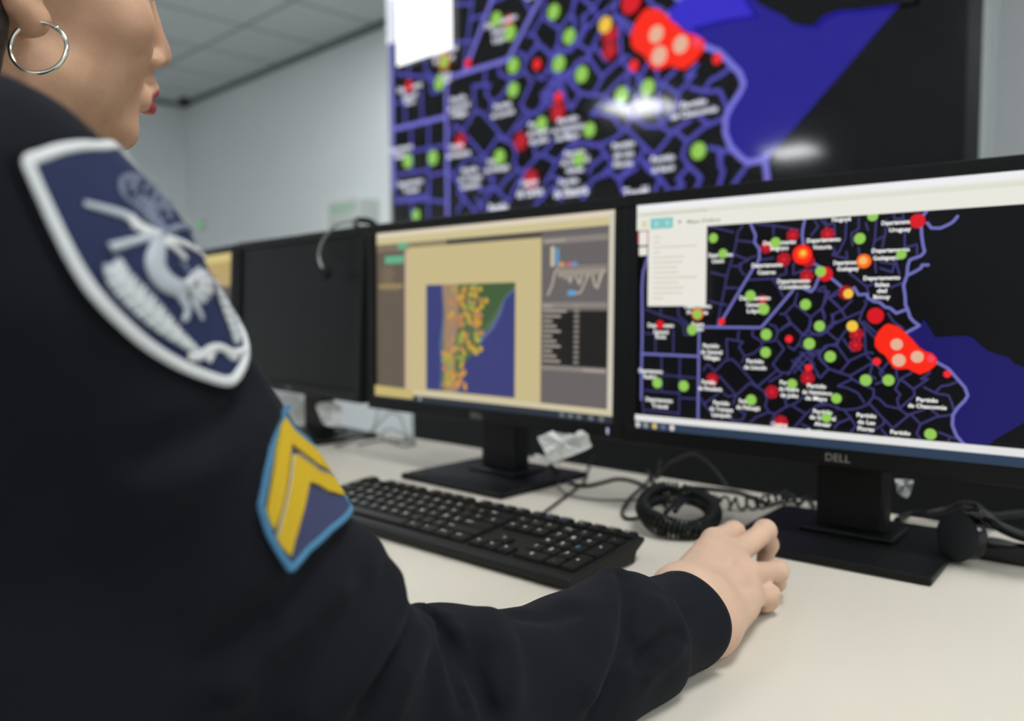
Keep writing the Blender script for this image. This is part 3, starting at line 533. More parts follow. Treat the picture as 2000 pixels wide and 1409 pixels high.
cable('cable', onz([(1306, 975), (1312, 966), (1326, 957), (1352, 953), (1400, 957), (1440, 962), (1470, 972), (1500, 985)], .003), .003, cable_mat, 'black cable from the cord bundle to the dark map monitor stand', 'cable', group=G)
cable('cable', onz([(1266, 920), (1274, 938), (1282, 950), (1290, 972), (1300, 990)], .003), .0026, cable_mat, 'short black cable dropping into the cord bundle from behind', 'cable', group=G)
cable('cable', onz([(655, 872), (690, 862), (720, 850), (745, 822), (762, 806), (780, 812), (790, 838), (800, 862), (770, 858), (735, 862), (700, 870)], .003), .002, grey_cable, 'grey cable coiled on the desk by the blank monitor', 'cable', group=G)
cable('cable', onz([(738, 800), (736, 815), (728, 838), (705, 855), (676, 862)], .003), .0022, grey_cable, 'grey cable dropping to the desk between the blank and dashboard monitors', 'cable', group=G)
cable('cable', onz([(770, 866), (800, 856), (812, 866), (790, 872), (760, 862), (745, 850), (760, 838), (782, 845), (806, 864)], .003), .0018, grey_cable, 'thin grey cable tangle at the back edge of the desk', 'cable', group=G)
cable('cable', onz([(1530, 975), (1545, 968), (1560, 985), (1575, 972), (1590, 990)], .003), .0026, cable_mat, 'black cable kinked beside the dark map monitor neck', 'cable', group=G)
cable('cable', onz([(1852, 1066), (1835, 1082), (1822, 1095), (1850, 1096), (1885, 1086), (1870, 1072), (1848, 1078)], .003), .0018, cable_mat, 'thin black cable looped by the corner of the dark map monitor base', 'cable', group=G)
# coiled cord: a bundle wound into a ring, and its stretched tail
t = thing('coiled_cord', 'black coiled telephone cord wound into a ring beside the mouse hand', 'cord', atz(1325, 1018, 0))
c0 = atz(1325, 1014, .014); bm = bmesh.new()
def coil(bm, path, r, turns, wr, mi=0, n=None):
    P = spline(path, 14); N = turns*10; pts = []
    for i in range(N+1):
        s = i/N*(len(P)-1); k = min(int(s), len(P)-2); f = s-k
        p = P[k]*(1-f)+P[k+1]*f; d = P[k+1]-P[k]; d /= np.linalg.norm(d)
        a = np.cross(d, [0, 0, 1.]); a /= np.linalg.norm(a); b_ = np.cross(a, d); ph = i/10*2*math.pi
        pts.append(p + (a*math.cos(ph)+b_*math.sin(ph))*r)
    tube(bm, pts, wr, 6)
fh = np.array([FWD[0], FWD[1], 0]); fh /= np.linalg.norm(fh); rh = np.array([fh[1], -fh[0], 0])
for q in range(3):
    rad = (.038, .042, .0395)[q]; zz = (.0065, .012, .0175)[q]
    coil(bm, [c0*[1, 1, 0]+np.array([0, 0, DESK+zz+(math.sin(a)+1)*rad*.30+.0015*math.sin(3*a+q)])+rh*rad*math.cos(a)+fh*rad*math.sin(a) for a in np.linspace(.7*q, .7*q+2*math.pi*.985, 16)], .0056, 50, .0016)
bmesh.ops.translate(bm, verts=bm.verts, vec=-Vector(t.location)); bmobj('coil_ring', bm, cable_mat, t)
bm = bmesh.new(); coil(bm, [atz(1370, 985, .012), atz(1394, 980, .010), atz(1440, 985, .010), atz(1485, 982, .010), atz(1515, 975, .010), atz(1545, 970, .010)], .0075, 11, .0018)
bmesh.ops.translate(bm, verts=bm.verts, vec=-Vector(t.location)); bmobj('coil_tail', bm, cable_mat, t)
bm = bmesh.new(); tube(bm, spline([atz(1318, 1000, .03), atz(1330, 985, .035), atz(1348, 975, .03), atz(1385, 970, .02), atz(1410, 978, .014)], 8), .0028, 8); tube(bm, spline([atz(1300, 1002, .03), atz(1318, 985, .035), atz(1335, 975, .03), atz(1345, 968, .02)], 8), .0028, 8)
bmesh.ops.translate(bm, verts=bm.verts, vec=-Vector(t.location)); bmobj('cord_end', bm, cable_mat, t)
# paper tags round cables
def paper(name, pts, label, cat, thick=.0006, folds=.004, seed=1):
    r_ = random.Random(seed); c = sum(np.array(p) for p in pts)/len(pts)
    bm = bmesh.new(); P = []
    n = len(pts); rings = []
    for s in (1., .66, .33):
        rings.append([bm.verts.new(c+(np.array(p)-c)*s + np.array([0, r_.uniform(-folds, folds), r_.uniform(-folds, folds)*.3])*(1 if s < 1 else .4)) for p in spline(list(pts)+[pts[0]], 3)[:-1]])
    cc = bm.verts.new(c)
    for A, B in zip(rings, rings[1:]):
        for i in range(len(A)): bm.faces.new((A[i], A[(i+1) % len(A)], B[(i+1) % len(A)], B[i]))
    for i in range(len(rings[-1])): bm.faces.new((rings[-1][i], rings[-1][(i+1) % len(rings[-1])], cc))
    loc = Vector(c); bmesh.ops.translate(bm, verts=bm.verts, vec=-loc)
    o = bmobj(name, bm, paper_mat, None, False); o.location = loc; m = o.modifiers.new('s', 'SOLIDIFY'); m.thickness = thick
    return tag(o, label, cat) if label else o
def quadpts(ps, Y): return [aty(x, y, Y+dy) for x, y, dy in ps]
pt = paper('paper_tag', quadpts([(1051, 854, 0), (1068, 847, -.004), (1092, 838, .006), (1120, 839, .004), (1145, 845, -.003), (1150, 860, 0), (1155, 873, .004), (1128, 886, 0), (1100, 897, .003), (1078, 901, 0), (1064, 884, -.004)], .835), 'crumpled white paper tag hanging below the dashboard monitor', 'tag', seed=3)
paper('paper_strip', quadpts([(1044, 888, 0), (1060, 890, 0), (1092, 897, 0), (1100, 905, 0), (1070, 906, 0), (1045, 897, 0)], .845), 'small white paper strip under the crumpled paper tag', 'tag', seed=5)
paper('paper_tag', quadpts([(1748, 935, 0), (1766, 937, .004), (1784, 939, 0), (1780, 955, .003), (1772, 972, 0), (1756, 966, 0), (1751, 950, -.003)], .965), 'white paper tag hanging right of the dark map monitor neck', 'tag', seed=7)
paper('paper_tag', quadpts([(618, 790, 0), (640, 784, .006), (662, 790, 0), (668, 812, -.005), (660, 832, 0), (636, 830, .004), (624, 812, 0)], .90), 'white paper tag beside the blank monitor neck', 'tag', seed=9)
paper('paper_tag', quadpts([(540, 775, 0), (575, 770, .006), (598, 790, 0), (600, 822, -.005), (580, 840, 0), (545, 835, .004)], .99), 'white paper tag above the yellow rank badge', 'tag', seed=11)
# headsets
foam = mat('ear_foam', (34, 35, 37), .9, .2, bump=(400, .5, .001)); gloss_black = mat('gloss_black', (12, 13, 14), .22, .45); hmetal = mat('boom_grey', (150, 152, 148), .35, .5, metal=.4)
def headset(label, X, band, cups, boom, mic, group='black call headsets'):
    t = thing('headset', label, 'headset', X, 0, group)
    def L(p): return Vector(p)-Vector(X)
    bm = bmesh.new(); tube(bm, [L(p) for p in spline(band, 8)], .0055, 10); bmobj('headband', bm, gloss_black, t)
    for c, nrm in cups:
        q = Vector(nrm).to_track_quat('Z', 'Y').to_matrix().to_4x4()
        bm = bmesh.new(); cyl(bm, L(c), .0225, .0195, .016, M=q, bev=.004); e = bmobj('ear_cup', bm, gloss_black, t)
        bm = bmesh.new(); v = bmesh.ops.create_uvsphere(bm, u_segments=24, v_segments=12, radius=1)['verts']
        for k in v: k.co = Vector((k.co.x*.0245, k.co.y*.0245, k.co.z*.008))
        bmesh.ops.transform(bm, matrix=Matrix.Translation(L(c)+Vector(nrm).normalized()*.010) @ q, verts=v); smm = bmobj('ear_pad', bm, foam, e, True)
    bm = bmesh.new(); tube(bm, [L(p) for p in spline(boom, 8)], .0026, 8); o = bmobj('mic_boom', bm, hmetal if mic[1] else gloss_black, t)
    bm = bmesh.new(); ball(bm, L(mic[0]), (.009, .009, .012)); bmobj('mic_foam', bm, foam, o)
hx = atz(1900, 1090, 0)
headset('black headset lying on the desk at the right edge, by the dark map monitor base', hx,
        [atz(1897, 1034, .040)+FWD*.018, atz(1897, 1014, .048)+FWD*.012, atz(1908, 1004, .052), atz(1930, 1012, .046), atz(1958, 1032, .034), atz(2010, 1052, .022), atz(2070, 1058, .018), atz(2120, 1040, .02), atz(2140, 1010, .024)],
        [(atz(1884, 1050, .026), -FWD*.3-RIGHT*.95+np.array([0, 0, .12])), (atz(2142, 1012, .026), -FWD*.4-RIGHT*.8+np.array([0, 0, .2]))],
        [atz(1896, 1066, .016), atz(1915, 1066, .012), atz(1940, 1074, .010), atz(1965, 1078, .008), atz(2010, 1084, .008), atz(2060, 1078, .008)], (atz(2062, 1076, .012), False))
bm = bmesh.new()
cable('cable', [atz(1752, 1018, .006), atz(1775, 1005, .008), atz(1810, 1003, .012), atz(1850, 995, .018), atz(1880, 985, .026), atz(1905, 988, .03), atz(1935, 1008, .02), atz(1975, 1005, .01), atz(2030, 1000, .004)], .0042, cable_mat, 'thick black cable running from the monitor stand over the headset', 'cable', group=G)
cable('cable', [atz(1855, 1070, .004), atz(1880, 1068, .006), atz(1920, 1058, .008), atz(1950, 1060, .008), atz(2000, 1072, .004), atz(2050, 1075, .004)], .0045, cable_mat, 'thick black cable in front of the headset ear cup', 'cable', group=G)
bm = bmesh.new(); box(bm, (-.05, -.013, 0), (.06, .013, .018), .004); o = bmobj('cable_junction', bm, gloss_black); o.location = atz(1975, 1098, 0); o.rotation_euler = (0, 0, math.radians(2)); tag(o, 'black cable junction box below the headset at the right edge', 'junction box')
MY = .858
hb = aty(712, 436, .87)
headset('black headset hung over the top corner of the blank monitor, grey mic boom down', hb,
        [aty(700, 470, .935), aty(696, 446, .93), aty(694, 432, .90), aty(704, 430, .872), aty(722, 433, .90), aty(736, 446, .925), aty(740, 480, .935)],
        [(aty(700, 490, .94), (0, 1, 0)), (aty(742, 500, .945), (0, 1, 0))],
        [aty(694, 430, .862), aty(672, 433, .848), aty(648, 446, .842), aty(630, 472, .841), aty(623, 497, .841), aty(626, 515, .841), aty(634, 528, .842)], (aty(637, 533, .842), True))
# mouse
M0 = atz(1408, 1160, 0)
t = thing('computer_mouse', 'black computer mouse under the officer\'s hand', 'mouse', M0, math.radians(9))
bm = bmesh.new(); ball(bm, (0, 0, .004), (.027, .054, .028), seg=32)
for v in bm.verts:
    if v.co.z < .002: v.co.z = .002
    v.co.x *= 1-.12*max(0, v.co.y/.054)
bmobj('body', bm, black_plastic, t, True)
bm = bmesh.new(); cyl(bm, (0, .03, .0255), .009, .009, .006, 'X'); bmobj('scroll_wheel', bm, gloss_black, t)
bm = bmesh.new(); box(bm, (-.0004, .012, .02), (.0004, .05, .031)); 
bm.free()
# ------------------------------------------------------------------ signed-distance modelling for the figure
class SDF:
    def __init__(s): s.ops = []
    def cone(s, a, b, ra, rb, k=.01, op='u', sq=None):
        a, b = np.array(a, float), np.array(b, float); c = (a+b)/2
        s.ops.append((op, k, 'c', (a, b-a, max((b-a)@(b-a), 1e-12), ra, rb), c, np.linalg.norm(b-a)/2+max(ra, rb))); return s
    def chain(s, pts, rs, k=.01, op='u'):
        for i in range(len(pts)-1): s.cone(pts[i], pts[i+1], rs[i], rs[i+1], k, op)
        return s
    def ell(s, c, r, R=None, k=.01, op='u'):
        c = np.array(c, float); r = np.array(r, float); R = np.eye(3) if R is None else R
        s.ops.append((op, k, 'e', (c, r, R), c, max(r))); return s
    def plane(s, p, n, k=.002, c=None, rad=9):          # cut away the side n points to (within rad of c)
        n = np.array(n, float); n /= np.linalg.norm(n); p = np.array(p, float)
        s.ops.append(('s', k, 'p', (p, n), p if c is None else np.array(c, float), rad)); return s
    def box(s, lo, hi, k=.002):
        lo, hi = np.array(lo, float), np.array(hi, float); c = (lo+hi)/2
        s.ops.append(('s', k, 'b', (c, (hi-lo)/2), c, np.linalg.norm(hi-lo)/2)); return s
    def fold(s, pts, amp, sig):                         # a ridge (amp > 0) or furrow (amp < 0) along a line
        P = [np.array(p, float) for p in pts]
        for i in range(len(P)-1):
            c = (P[i]+P[i+1])/2
        c = sum(P)/len(P); s.ops.append(('f', amp, 'l', (P, sig), c, max(np.linalg.norm(p-c) for p in P)+3*sig)); return s
    @staticmethod
    def dist(kind, pr, P):
        if kind == 'c':
            a, d, dd, ra, rb = pr; q = P-a; t = np.clip(q@d/dd, 0, 1); return np.linalg.norm(q-t[:, None]*d, axis=1)-(ra+(rb-ra)*t)
        if kind == 'e':
            c, r, R = pr; q = (P-c)@R; k0 = np.linalg.norm(q/r, axis=1); k1 = np.linalg.norm(q/(r*r), axis=1)+1e-9; return np.where(k0 < 1e-6, -r.min(), k0*(k0-1)/k1)
        if kind == 'p': return -((P-pr[0])@pr[1])
        if kind == 'b':
            q = np.abs(P-pr[0])-pr[1]; return np.linalg.norm(np.maximum(q, 0), axis=1)+np.minimum(q.max(1), 0)
        if kind == 'l':
            P0, sig = pr; best = np.full(len(P), 9.)
            for i in range(len(P0)-1):
                d = P0[i+1]-P0[i]; q = P-P0[i]; t = np.clip(q@d/(d@d), 0, 1); best = np.minimum(best, np.linalg.norm(q-t[:, None]*d, axis=1))
            return np.exp(-(best/sig)**2)
    def __call__(s, P, cull=None):
        D = np.full(len(P), 9.)
        for op, k, kind, pr, c, rad in s.ops:
            if cull is not None:
                g = np.linalg.norm(c-cull[0])-rad-cull[1]
                if g > (.09 if op == 'u' else .02)+ (k if op != 'f' else 0): continue
            d = s.dist(kind, pr, P)
            if op == 'u':
                h = np.maximum(k-np.abs(D-d), 0)/k if k else 0; D = np.minimum(D, d)-h*h*k*.25
            elif op == 's':
                h = np.maximum(k-np.abs(D+d), 0)/k if k else 0; D = np.maximum(D, -d)+h*h*k*.25
            else: D = D-k*d
        return D
    def mesh(s, name, res, lo, hi):
        """Surface nets over the blocks the surface passes through."""
        B = 8; bs = res*B; lo = np.array(lo, float); n = np.ceil((np.array(hi)-lo)/(bs*4)).astype(int)
        big = np.stack(np.meshgrid(*[np.arange(q) for q in n], indexing='ij'), -1).reshape(-1, 3)
        cen = lo+(big+.5)*bs*4; big = big[np.abs(s(cen)) < bs*4*1.15+.012]
        sub = np.stack(np.meshgrid(*[np.arange(4)]*3, indexing='ij'), -1).reshape(-1, 3)
        loc = np.stack(np.meshgrid(*[np.arange(B+1)]*3, indexing='ij'), -1).reshape(-1, 3)
        cells, verts, edges = [], [], [[], [], []]
        corner = np.array([[i, j, k] for i in (0, 1) for j in (0, 1) for k in (0, 1)])
        ce = [(a, b) for a in range(8) for b in range(8) if a < b and np.abs(corner[a]-corner[b]).sum() == 1]
        for g in big:
            c = lo+(g+.5)*bs*4; cul = (c, bs*4*.87)
            sb = g*4+sub; m = np.abs(s(lo+(sb+.5)*bs, cul)) < bs*1.2+.004; sb = sb[m]
            if not len(sb): continue
            gi = (sb*B)[:, None, :]+loc[None]
            V = s(lo+gi.reshape(-1, 3)*res, cul).reshape(len(sb), B+1, B+1, B+1)
            S = V < 0
            C8 = np.stack([V[:, a[0]:a[0]+B, a[1]:a[1]+B, a[2]:a[2]+B] for a in corner], -1)
            I8 = C8 < 0; act = I8.any(-1) & ~I8.all(-1)
            b_, i, j, k = np.nonzero(act)
            if not len(b_): continue
            base = sb[b_]*B+np.stack([i, j, k], 1); v8 = C8[b_, i, j, k]
            acc = np.zeros((len(b_), 3)); cnt = np.zeros(len(b_))
            for a, bb in ce:
                x = (v8[:, a] < 0) != (v8[:, bb] < 0); t = np.where(x, v8[:, a]/np.where(x, v8[:, a]-v8[:, bb], 1), 0)
                acc += np.where(x[:, None], corner[a]+(corner[bb]-corner[a])*t[:, None], 0); cnt += x
            cells.append(base); verts.append(lo+(base+acc/cnt[:, None])*res)
            for ax in range(3):
                A = S[:, :B, :B, :B]; sl = [slice(0, B)]*3; sl[ax] = slice(1, B+1); Bq = S[(slice(None), *sl)]
                b2, i2, j2, k2 = np.nonzero(A != Bq)
                edges[ax].append(np.concatenate([sb[b2]*B+np.stack([i2, j2, k2], 1), A[b2, i2, j2, k2][:, None]], 1))
        cells = np.concatenate(cells); verts = np.concatenate(verts)
        key = lambda q: ((q[:, 0]+4)*100003+(q[:, 1]+4))*100003+(q[:, 2]+4)
        kk = key(cells); o = np.argsort(kk); kk = kk[o]; verts = verts[o]
        quads = []
        for ax in range(3):
            e = np.concatenate(edges[ax]); q = e[:, :3]; u, w = [(1, 2), (2, 0), (0, 1)][ax]
            idx = []; ok = np.ones(len(q), bool)
            for du, dw in ((-1, -1), (0, -1), (0, 0), (-1, 0)):
                r = q.copy(); r[:, u] += du; r[:, w] += dw; kr = key(r); p = np.clip(np.searchsorted(kk, kr), 0, len(kk)-1); ok &= kk[p] == kr; idx.append(p)
            f = np.stack(idx, 1)[ok]; ins = e[ok, 3] > 0; f[~ins] = f[~ins][:, ::-1]; quads.append(f)
        quads = np.concatenate(quads)
        # a light tangential relaxation
        for _ in range(2):
            acc = np.zeros_like(verts); cnt = np.zeros(len(verts))
            for a in range(4):
                np.add.at(acc, quads[:, a], verts[quads[:, (a+1) % 4]]); np.add.at(cnt, quads[:, a], 1)
            g = cnt > 0; verts[g] = verts[g]*.5+.5*acc[g]/cnt[g][:, None]
        me = bpy.data.meshes.new(name)
        me.vertices.add(len(verts)); me.vertices.foreach_set('co', verts.ravel())
        me.loops.add(len(quads)*4); me.loops.foreach_set('vertex_index', quads.ravel().astype(np.int32))
        me.polygons.add(len(quads)); me.polygons.foreach_set('loop_start', np.arange(0, len(quads)*4, 4, dtype=np.int32))
        me.update(calc_edges=True); me.validate(); smooth(me); return me, verts
def hits(f, pts, cull=None, t0=.2, n=60):       # where sight lines meet a shape (or pass closest to it)
    D = np.array([ray(x, y) for x, y in pts]); t = np.full(len(D), t0); best = t.copy(); bd = np.full(len(D), 9.)
    for _ in range(n):
        d = f(CAM+D*t[:, None], cull); m = d < bd; bd = np.where(m, d, bd); best = np.where(m, t, best); t = t+np.clip(d, -.02, .05)*.85
    return CAM+D*best[:, None]
# ------------------------------------------------------------------ the officer
def Rhead(yaw, pitch, roll):
    Y = np.array([math.cos(pitch)*math.cos(yaw), math.cos(pitch)*math.sin(yaw), math.sin(pitch)])
    X = np.array([math.sin(yaw), -math.cos(yaw), 0]); Z = np.cross(X, Y)
    return np.stack([X*math.cos(roll)-Z*math.sin(roll), Y, X*math.sin(roll)+Z*math.cos(roll)], 1)
HO = np.array([-.600, .178, 1.213]); HR = Rhead(math.radians(92), math.radians(5), math.radians(15))
def hd(x, y, z): return HR @ np.array([x, y, z]) + HO
NECK = np.array([-.515, .045, 1.05])
body = SDF()
e = lambda c, r, k=.012, op='u', R=None: body.ell(hd(*c), r, HR if R is None else HR @ R, k, op)
cn = lambda a, b_, ra, rb, k=.012, op='u': body.cone(hd(*a), hd(*b_), ra, rb, k, op)
# skull and face
e((0, -.008, .045), (.073, .093, .087)); e((0, .045, .03), (.062, .052, .062), .012); e((0, .04, -.02), (.057, .05, .078), .01)
for s in (-1, 1):
    cn((s*.0475, .006, -.055), (s*.018, .066, -.088), .0155, .013, .012)
    e((s*.043, .058, -.020), (.020, .021, .019), .014); e((s*.024, .068, -.034), (.017, .018, .020), .012)
    e((s*.037, .036, -.056), (.018, .025, .024), .014)
cn((-.009, .071, -.094), (.009, .071, -.094), .0125, .0125, .014); e((0, .077, -.095), (.010, .008, .010), .012)
e((0, .070, -.064), (.025, .021, .026), .012)
cn((-.04, .078, .03), (-.012, .088, .028), .010, .010, .015); cn((.04, .078, .03), (.012, .088, .028), .010, .010, .015)
for s in (-1, 1): e((s*.033, .094, .008), (.016, .012, .011), .012, 's')
for s in (-1, 1): e((s*.032, .074, .008), (.0135, .0135, .0125), .004)
cn((0, .086, .022), (0, .104, -.028), .0075, .0080, .012); e((0, .1075, -.037), (.0085, .0085, .0083), .008)
for s in (-1, 1): e((s*.0105, .0965, -.041), (.0066, .0092, .0062), .006)
for s in (-1, 1): e((s*.0072, .1005, -.0482), (.0044, .0066, .0050), .003, 's')
cn((0, .095, -.046), (0, .097, -.0575), .005, .0055, .008)
# lips
for s in (-1, 1):
    cn((s*.019, .0875, -.0668), (s*.004, .0995, -.0622), .0036, .0054, .007); cn((s*.018, .0870, -.0712), (0, .0965, -.0757), .0036, .0062, .007)
e((0, .1030, -.0690), (.021, .0085, .0010), .0025, 's')
e((0, .091, -.0855), (.018, .007, .005), .008, 's')
# ears
for s in (-1, 1):
    T = [(s*.074, .004, -.004), (s*.079, -.004, .018), (s*.083, -.018, .027), (s*.086, -.03, .018), (s*.085, -.03, 0), (s*.080, -.018, -.02), (s*.0765, -.008, -.029)]
    body.chain([hd(*q) for q in T], [.0035, .0035, .0035, .0038, .0038, .0045, .0058], .005)
    e((s*.076, -.012, 0), (.005, .014, .02), .006); e((s*.0765, -.006, -.026), (.0048, .0068, .0078), .005); e((s*.075, .002, -.002), (.004, .004, .005), .004)
    e((s*.083, -.012, .002), (.005, .007, .009), .004, 's')
# neck, trunk, arms
body.cone(hd(0, -.022, -.035), NECK, .05, .054, .03); body.cone(hd(0, .03, -.085), NECK+np.array([0, .05, 0]), .022, .03, .03)
CH = np.array([-.50, .015, .90])
body.ell(CH, (.15, .1, .19), None, .05); body.ell((-.5, 0, .68), (.13, .09, .16), None, .05); body.ell((-.5, -.03, .54), (.15, .11, .09), None, .05)
S_ = atd(-72, 452, .285); E_ = atd(680, 1438, .43)
SL = np.array([-.665, .03, 1.02]); EL = np.array([-.84, .14, .80]); WL = np.array([-.83, .33, DESK+.035])
body.cone(NECK+np.array([0, -.01, -.03]), S_+np.array([-.02, -.01, 0]), .05, .045, .03); body.cone(NECK+np.array([0, -.01, -.03]), SL, .05, .045, .03)
WR = atz(1362, 1192, .033)
body.chain([S_, E_+np.array([0, 0, .012]), WR], [.046, .036, .024], .02)
body.chain([SL, EL, WL], [.046, .036, .024], .02)
# right hand: wrist, metacarpals, fingers bent over the mouse
Z = lambda x, y, z: atz(x, y, z)
mcb = [Z(1322, 1150, .044), Z(1345, 1163, .043), Z(1368, 1190, .036), Z(1392, 1222, .025)]
mcp = [Z(1394, 1057, .054), Z(1441, 1080, .046), Z(1462, 1122, .036), Z(1464, 1168, .023)]
pip = [Z(1433, 1041, .052), Z(1494, 1038, .055), Z(1518, 1117, .028), Z(1504, 1163, .017)]
dip = [Z(1441, 1058, .036), Z(1502, 1064, .037), Z(1517, 1139, .0125), Z(1503, 1176, .010)]
tip = [Z(1437, 1074, .02), Z(1493, 1093, .02), Z(1503, 1147, .0085), Z(1493, 1183, .0085)]
rr = [(.0125, .0108, .0094, .0082, .0075), (.0125, .0105, .0094, .0084, .0076), (.012, .0100, .0088, .0078, .0072), (.0118, .0092, .0076, .0068, .0064)]
body.cone(E_+(WR-E_)*.75, WR, .028, .025, .02)
for i in range(4):
    body.cone(WR, mcb[i], .023, rr[i][0]+.004, .012)
    body.cone(mcb[i], mcp[i], rr[i][0], rr[i][1], .016)
for i in range(3):
    body.cone((mcb[i]+mcb[i+1])/2-np.array([0, 0, .006]), (mcp[i]*.85+mcb[i]*.15+mcp[i+1]*.85+mcb[i+1]*.15)/2-np.array([0, 0, .004]), .0135, .010, .012)
body.cone(mcb[3]-np.array([0, 0, .006]), mcp[3]*.8+mcb[3]*.2-np.array([0, 0, .004]), .014, .010, .012)
for i in range(4):
    f = rr[i]
    body.cone(mcp[i], pip[i], f[1], f[2], .004); body.cone(pip[i], dip[i], f[2]*.97, f[3], .004); body.cone(dip[i], tip[i], f[3], f[4], .004)
    body.ell(pip[i]+np.array([0, 0, .0008]), (f[2]*1.04,)*3, None, .004)
th = [Z(1325, 1160, .03), Z(1352, 1108, .028), Z(1366, 1088, .022), Z(1380, 1078, .016)]
body.chain(th, [.0135, .0105, .0092, .008], .008)
bc = (Z(1420, 1120, .03), .2)
for pts, amp, sg in (([(1385, 1140), (1410, 1115), (1432, 1088), (1450, 1066)], .0022, .0034), ([(1352, 1122), (1370, 1092), (1388, 1062)], .0010, .004), ([(1400, 1150), (1430, 1135), (1458, 1125)], .0010, .005),
                     ([(1368, 1130), (1390, 1100), (1412, 1072)], -.0013, .0048), ([(1405, 1135), (1432, 1110), (1452, 1098)], -.0012, .005), ([(1436, 1052), (1446, 1058)], -.002, .003),
                     ([(1420, 1165), (1445, 1150), (1462, 1146)], -.0010, .005), ([(1330, 1128), (1346, 1104), (1360, 1080)], -.0008, .005)): body.fold(list(hits(body, pts, bc, .45)), amp, sg)
# left hand resting on the desk
fdir = np.array([.05, .99, 0]); fdir /= np.linalg.norm(fdir); sd = np.array([fdir[1], -fdir[0], 0])
for i in range(4):
    o_ = (i-1.5)*.019
    m0 = WL+sd*o_*.5; m1 = WL+fdir*.085+sd*o_+np.array([0, 0, .006-.002*i]); p1 = m1+fdir*.04+sd*o_*.2+np.array([0, 0, -.004]); d1 = p1+fdir*.022+np.array([0, 0, -.011]); t1 = d1+fdir*.016+np.array([0, 0, -.009])
    body.cone(m0, m1, .014, .0105, .014); body.chain([m1, p1, d1, t1], [.0098, .0088, .0078, .0072], .004)
body.chain([WL+sd*-.0, WL+fdir*.04+sd*.04-np.array([0, 0, .012]), WL+fdir*.075+sd*.05-np.array([0, 0, .02])], [.014, .0105, .0085], .01)
body.plane((0, 0, DESK+.0008), (0, 0, -1), .0015, Z(1420, 1180, 0), .13); 
me, bv = body.mesh('person', .0022, (-1.0, -.2, .42), (.05, .82, 1.40))
lips_m = (bv-HO) @ HR
lx, ly, lz = lips_m.T
w_ = np.clip((.0225-np.abs(lx))/.003, 0, 1)*np.clip((ly-.084)/.004, 0, 1)
up_edge = -.0585-.0075*np.clip(np.abs(lx)/.024, 0, 1)**1.2-.0015*np.exp(-(lx/.004)**2); lo_edge = -.0805+.0095*np.clip(np.abs(lx)/.024, 0, 1)**2
w_ *= np.clip((up_edge-lz)/.0015, 0, 1)*np.clip((lz-lo_edge)/.0015, 0, 1)
at = me.attributes.new('lip', 'FLOAT', 'POINT'); at.data.foreach_set('value', w_)
at = me.attributes.new('hand', 'FLOAT', 'POINT'); at.data.foreach_set('value', np.clip((.2-np.linalg.norm(bv-Z(1420, 1120, .03), axis=1))/.05, 0, 1))
sk = mat('skin', (198, 152, 126), .5, .35, sss=.12)
nt = sk.node_tree; b = nt.nodes['Principled BSDF']; tc = nt.nodes.new('ShaderNodeTexCoord')
n1 = nt.nodes.new('ShaderNodeTexNoise'); n1.inputs['Scale'].default_value = 38; n1.inputs['Detail'].default_value = 8
n2 = nt.nodes.new('ShaderNodeTexNoise'); n2.inputs['Scale'].default_value = 480; n2.inputs['Detail'].default_value = 4
for n in (n1, n2): nt.links.new(tc.outputs['Object'], n.inputs['Vector'])
def mixc(fac, a, b_):
    m = nt.nodes.new('ShaderNodeMix'); m.data_type = 'RGBA'
    if hasattr(fac, 'links'): nt.links.new(fac, m.inputs[0])
    else: m.inputs[0].default_value = fac
    for v, i in ((a, 6), (b_, 7)):
        if hasattr(v, 'links'): nt.links.new(v, m.inputs[i])
        else: m.inputs[i].default_value = (*lin(v), 1)
    return m.outputs[2]
rp = nt.nodes.new('ShaderNodeMapRange'); rp.inputs[1].default_value = .38; rp.inputs[2].default_value = .66; nt.links.new(n1.outputs['Fac'], rp.inputs[0])
ah = nt.nodes.new('ShaderNodeAttribute'); ah.attribute_name = 'hand'; al = nt.nodes.new('ShaderNodeAttribute'); al.attribute_name = 'lip'
face_c = mixc(rp.outputs[0], (191, 149, 121), (206, 165, 134)); hand_c = mixc(rp.outputs[0], (204, 170, 146), (210, 176, 150))
skin_c = mixc(ah.outputs['Fac'], face_c, hand_c); out_c = mixc(al.outputs['Fac'], skin_c, (168, 62, 76)); nt.links.new(out_c, b.inputs['Base Color'])
bp = nt.nodes.new('ShaderNodeBump'); bp.inputs['Strength'].default_value = .25; bp.inputs['Distance'].default_value = .0006; nt.links.new(n2.outputs['Fac'], bp.inputs['Height']); nt.links.new(bp.outputs['Normal'], b.inputs['Normal'])
PERSON = tag(link('person', me, sk), 'person in dark navy police uniform seated at the desk, right hand on a mouse', 'person')
# eyes and brows
ew = mat('eye_white', (226, 222, 216), .2, .5); ir = mat('iris', (58, 40, 28), .2, .5); hair_m = mat('hair_dark', (34, 25, 20), .45, .4, bump=(300, .6, .002))
for s in (-1, 1):
    bm = bmesh.new(); ball(bm, hd(s*.032, .0765, .0075), .0125); ball(bm, hd(s*.032, .0850, .0070), .0055, 1); bmobj('eye', bm, [ew, ir], PERSON)
    bm = bmesh.new(); tube(bm, spline([hd(s*.014, .1, .027), hd(s*.03, .097, .033), hd(s*.048, .08, .028)], 6), .0026, 6); bmobj('eyebrow', bm, hair_m, PERSON)
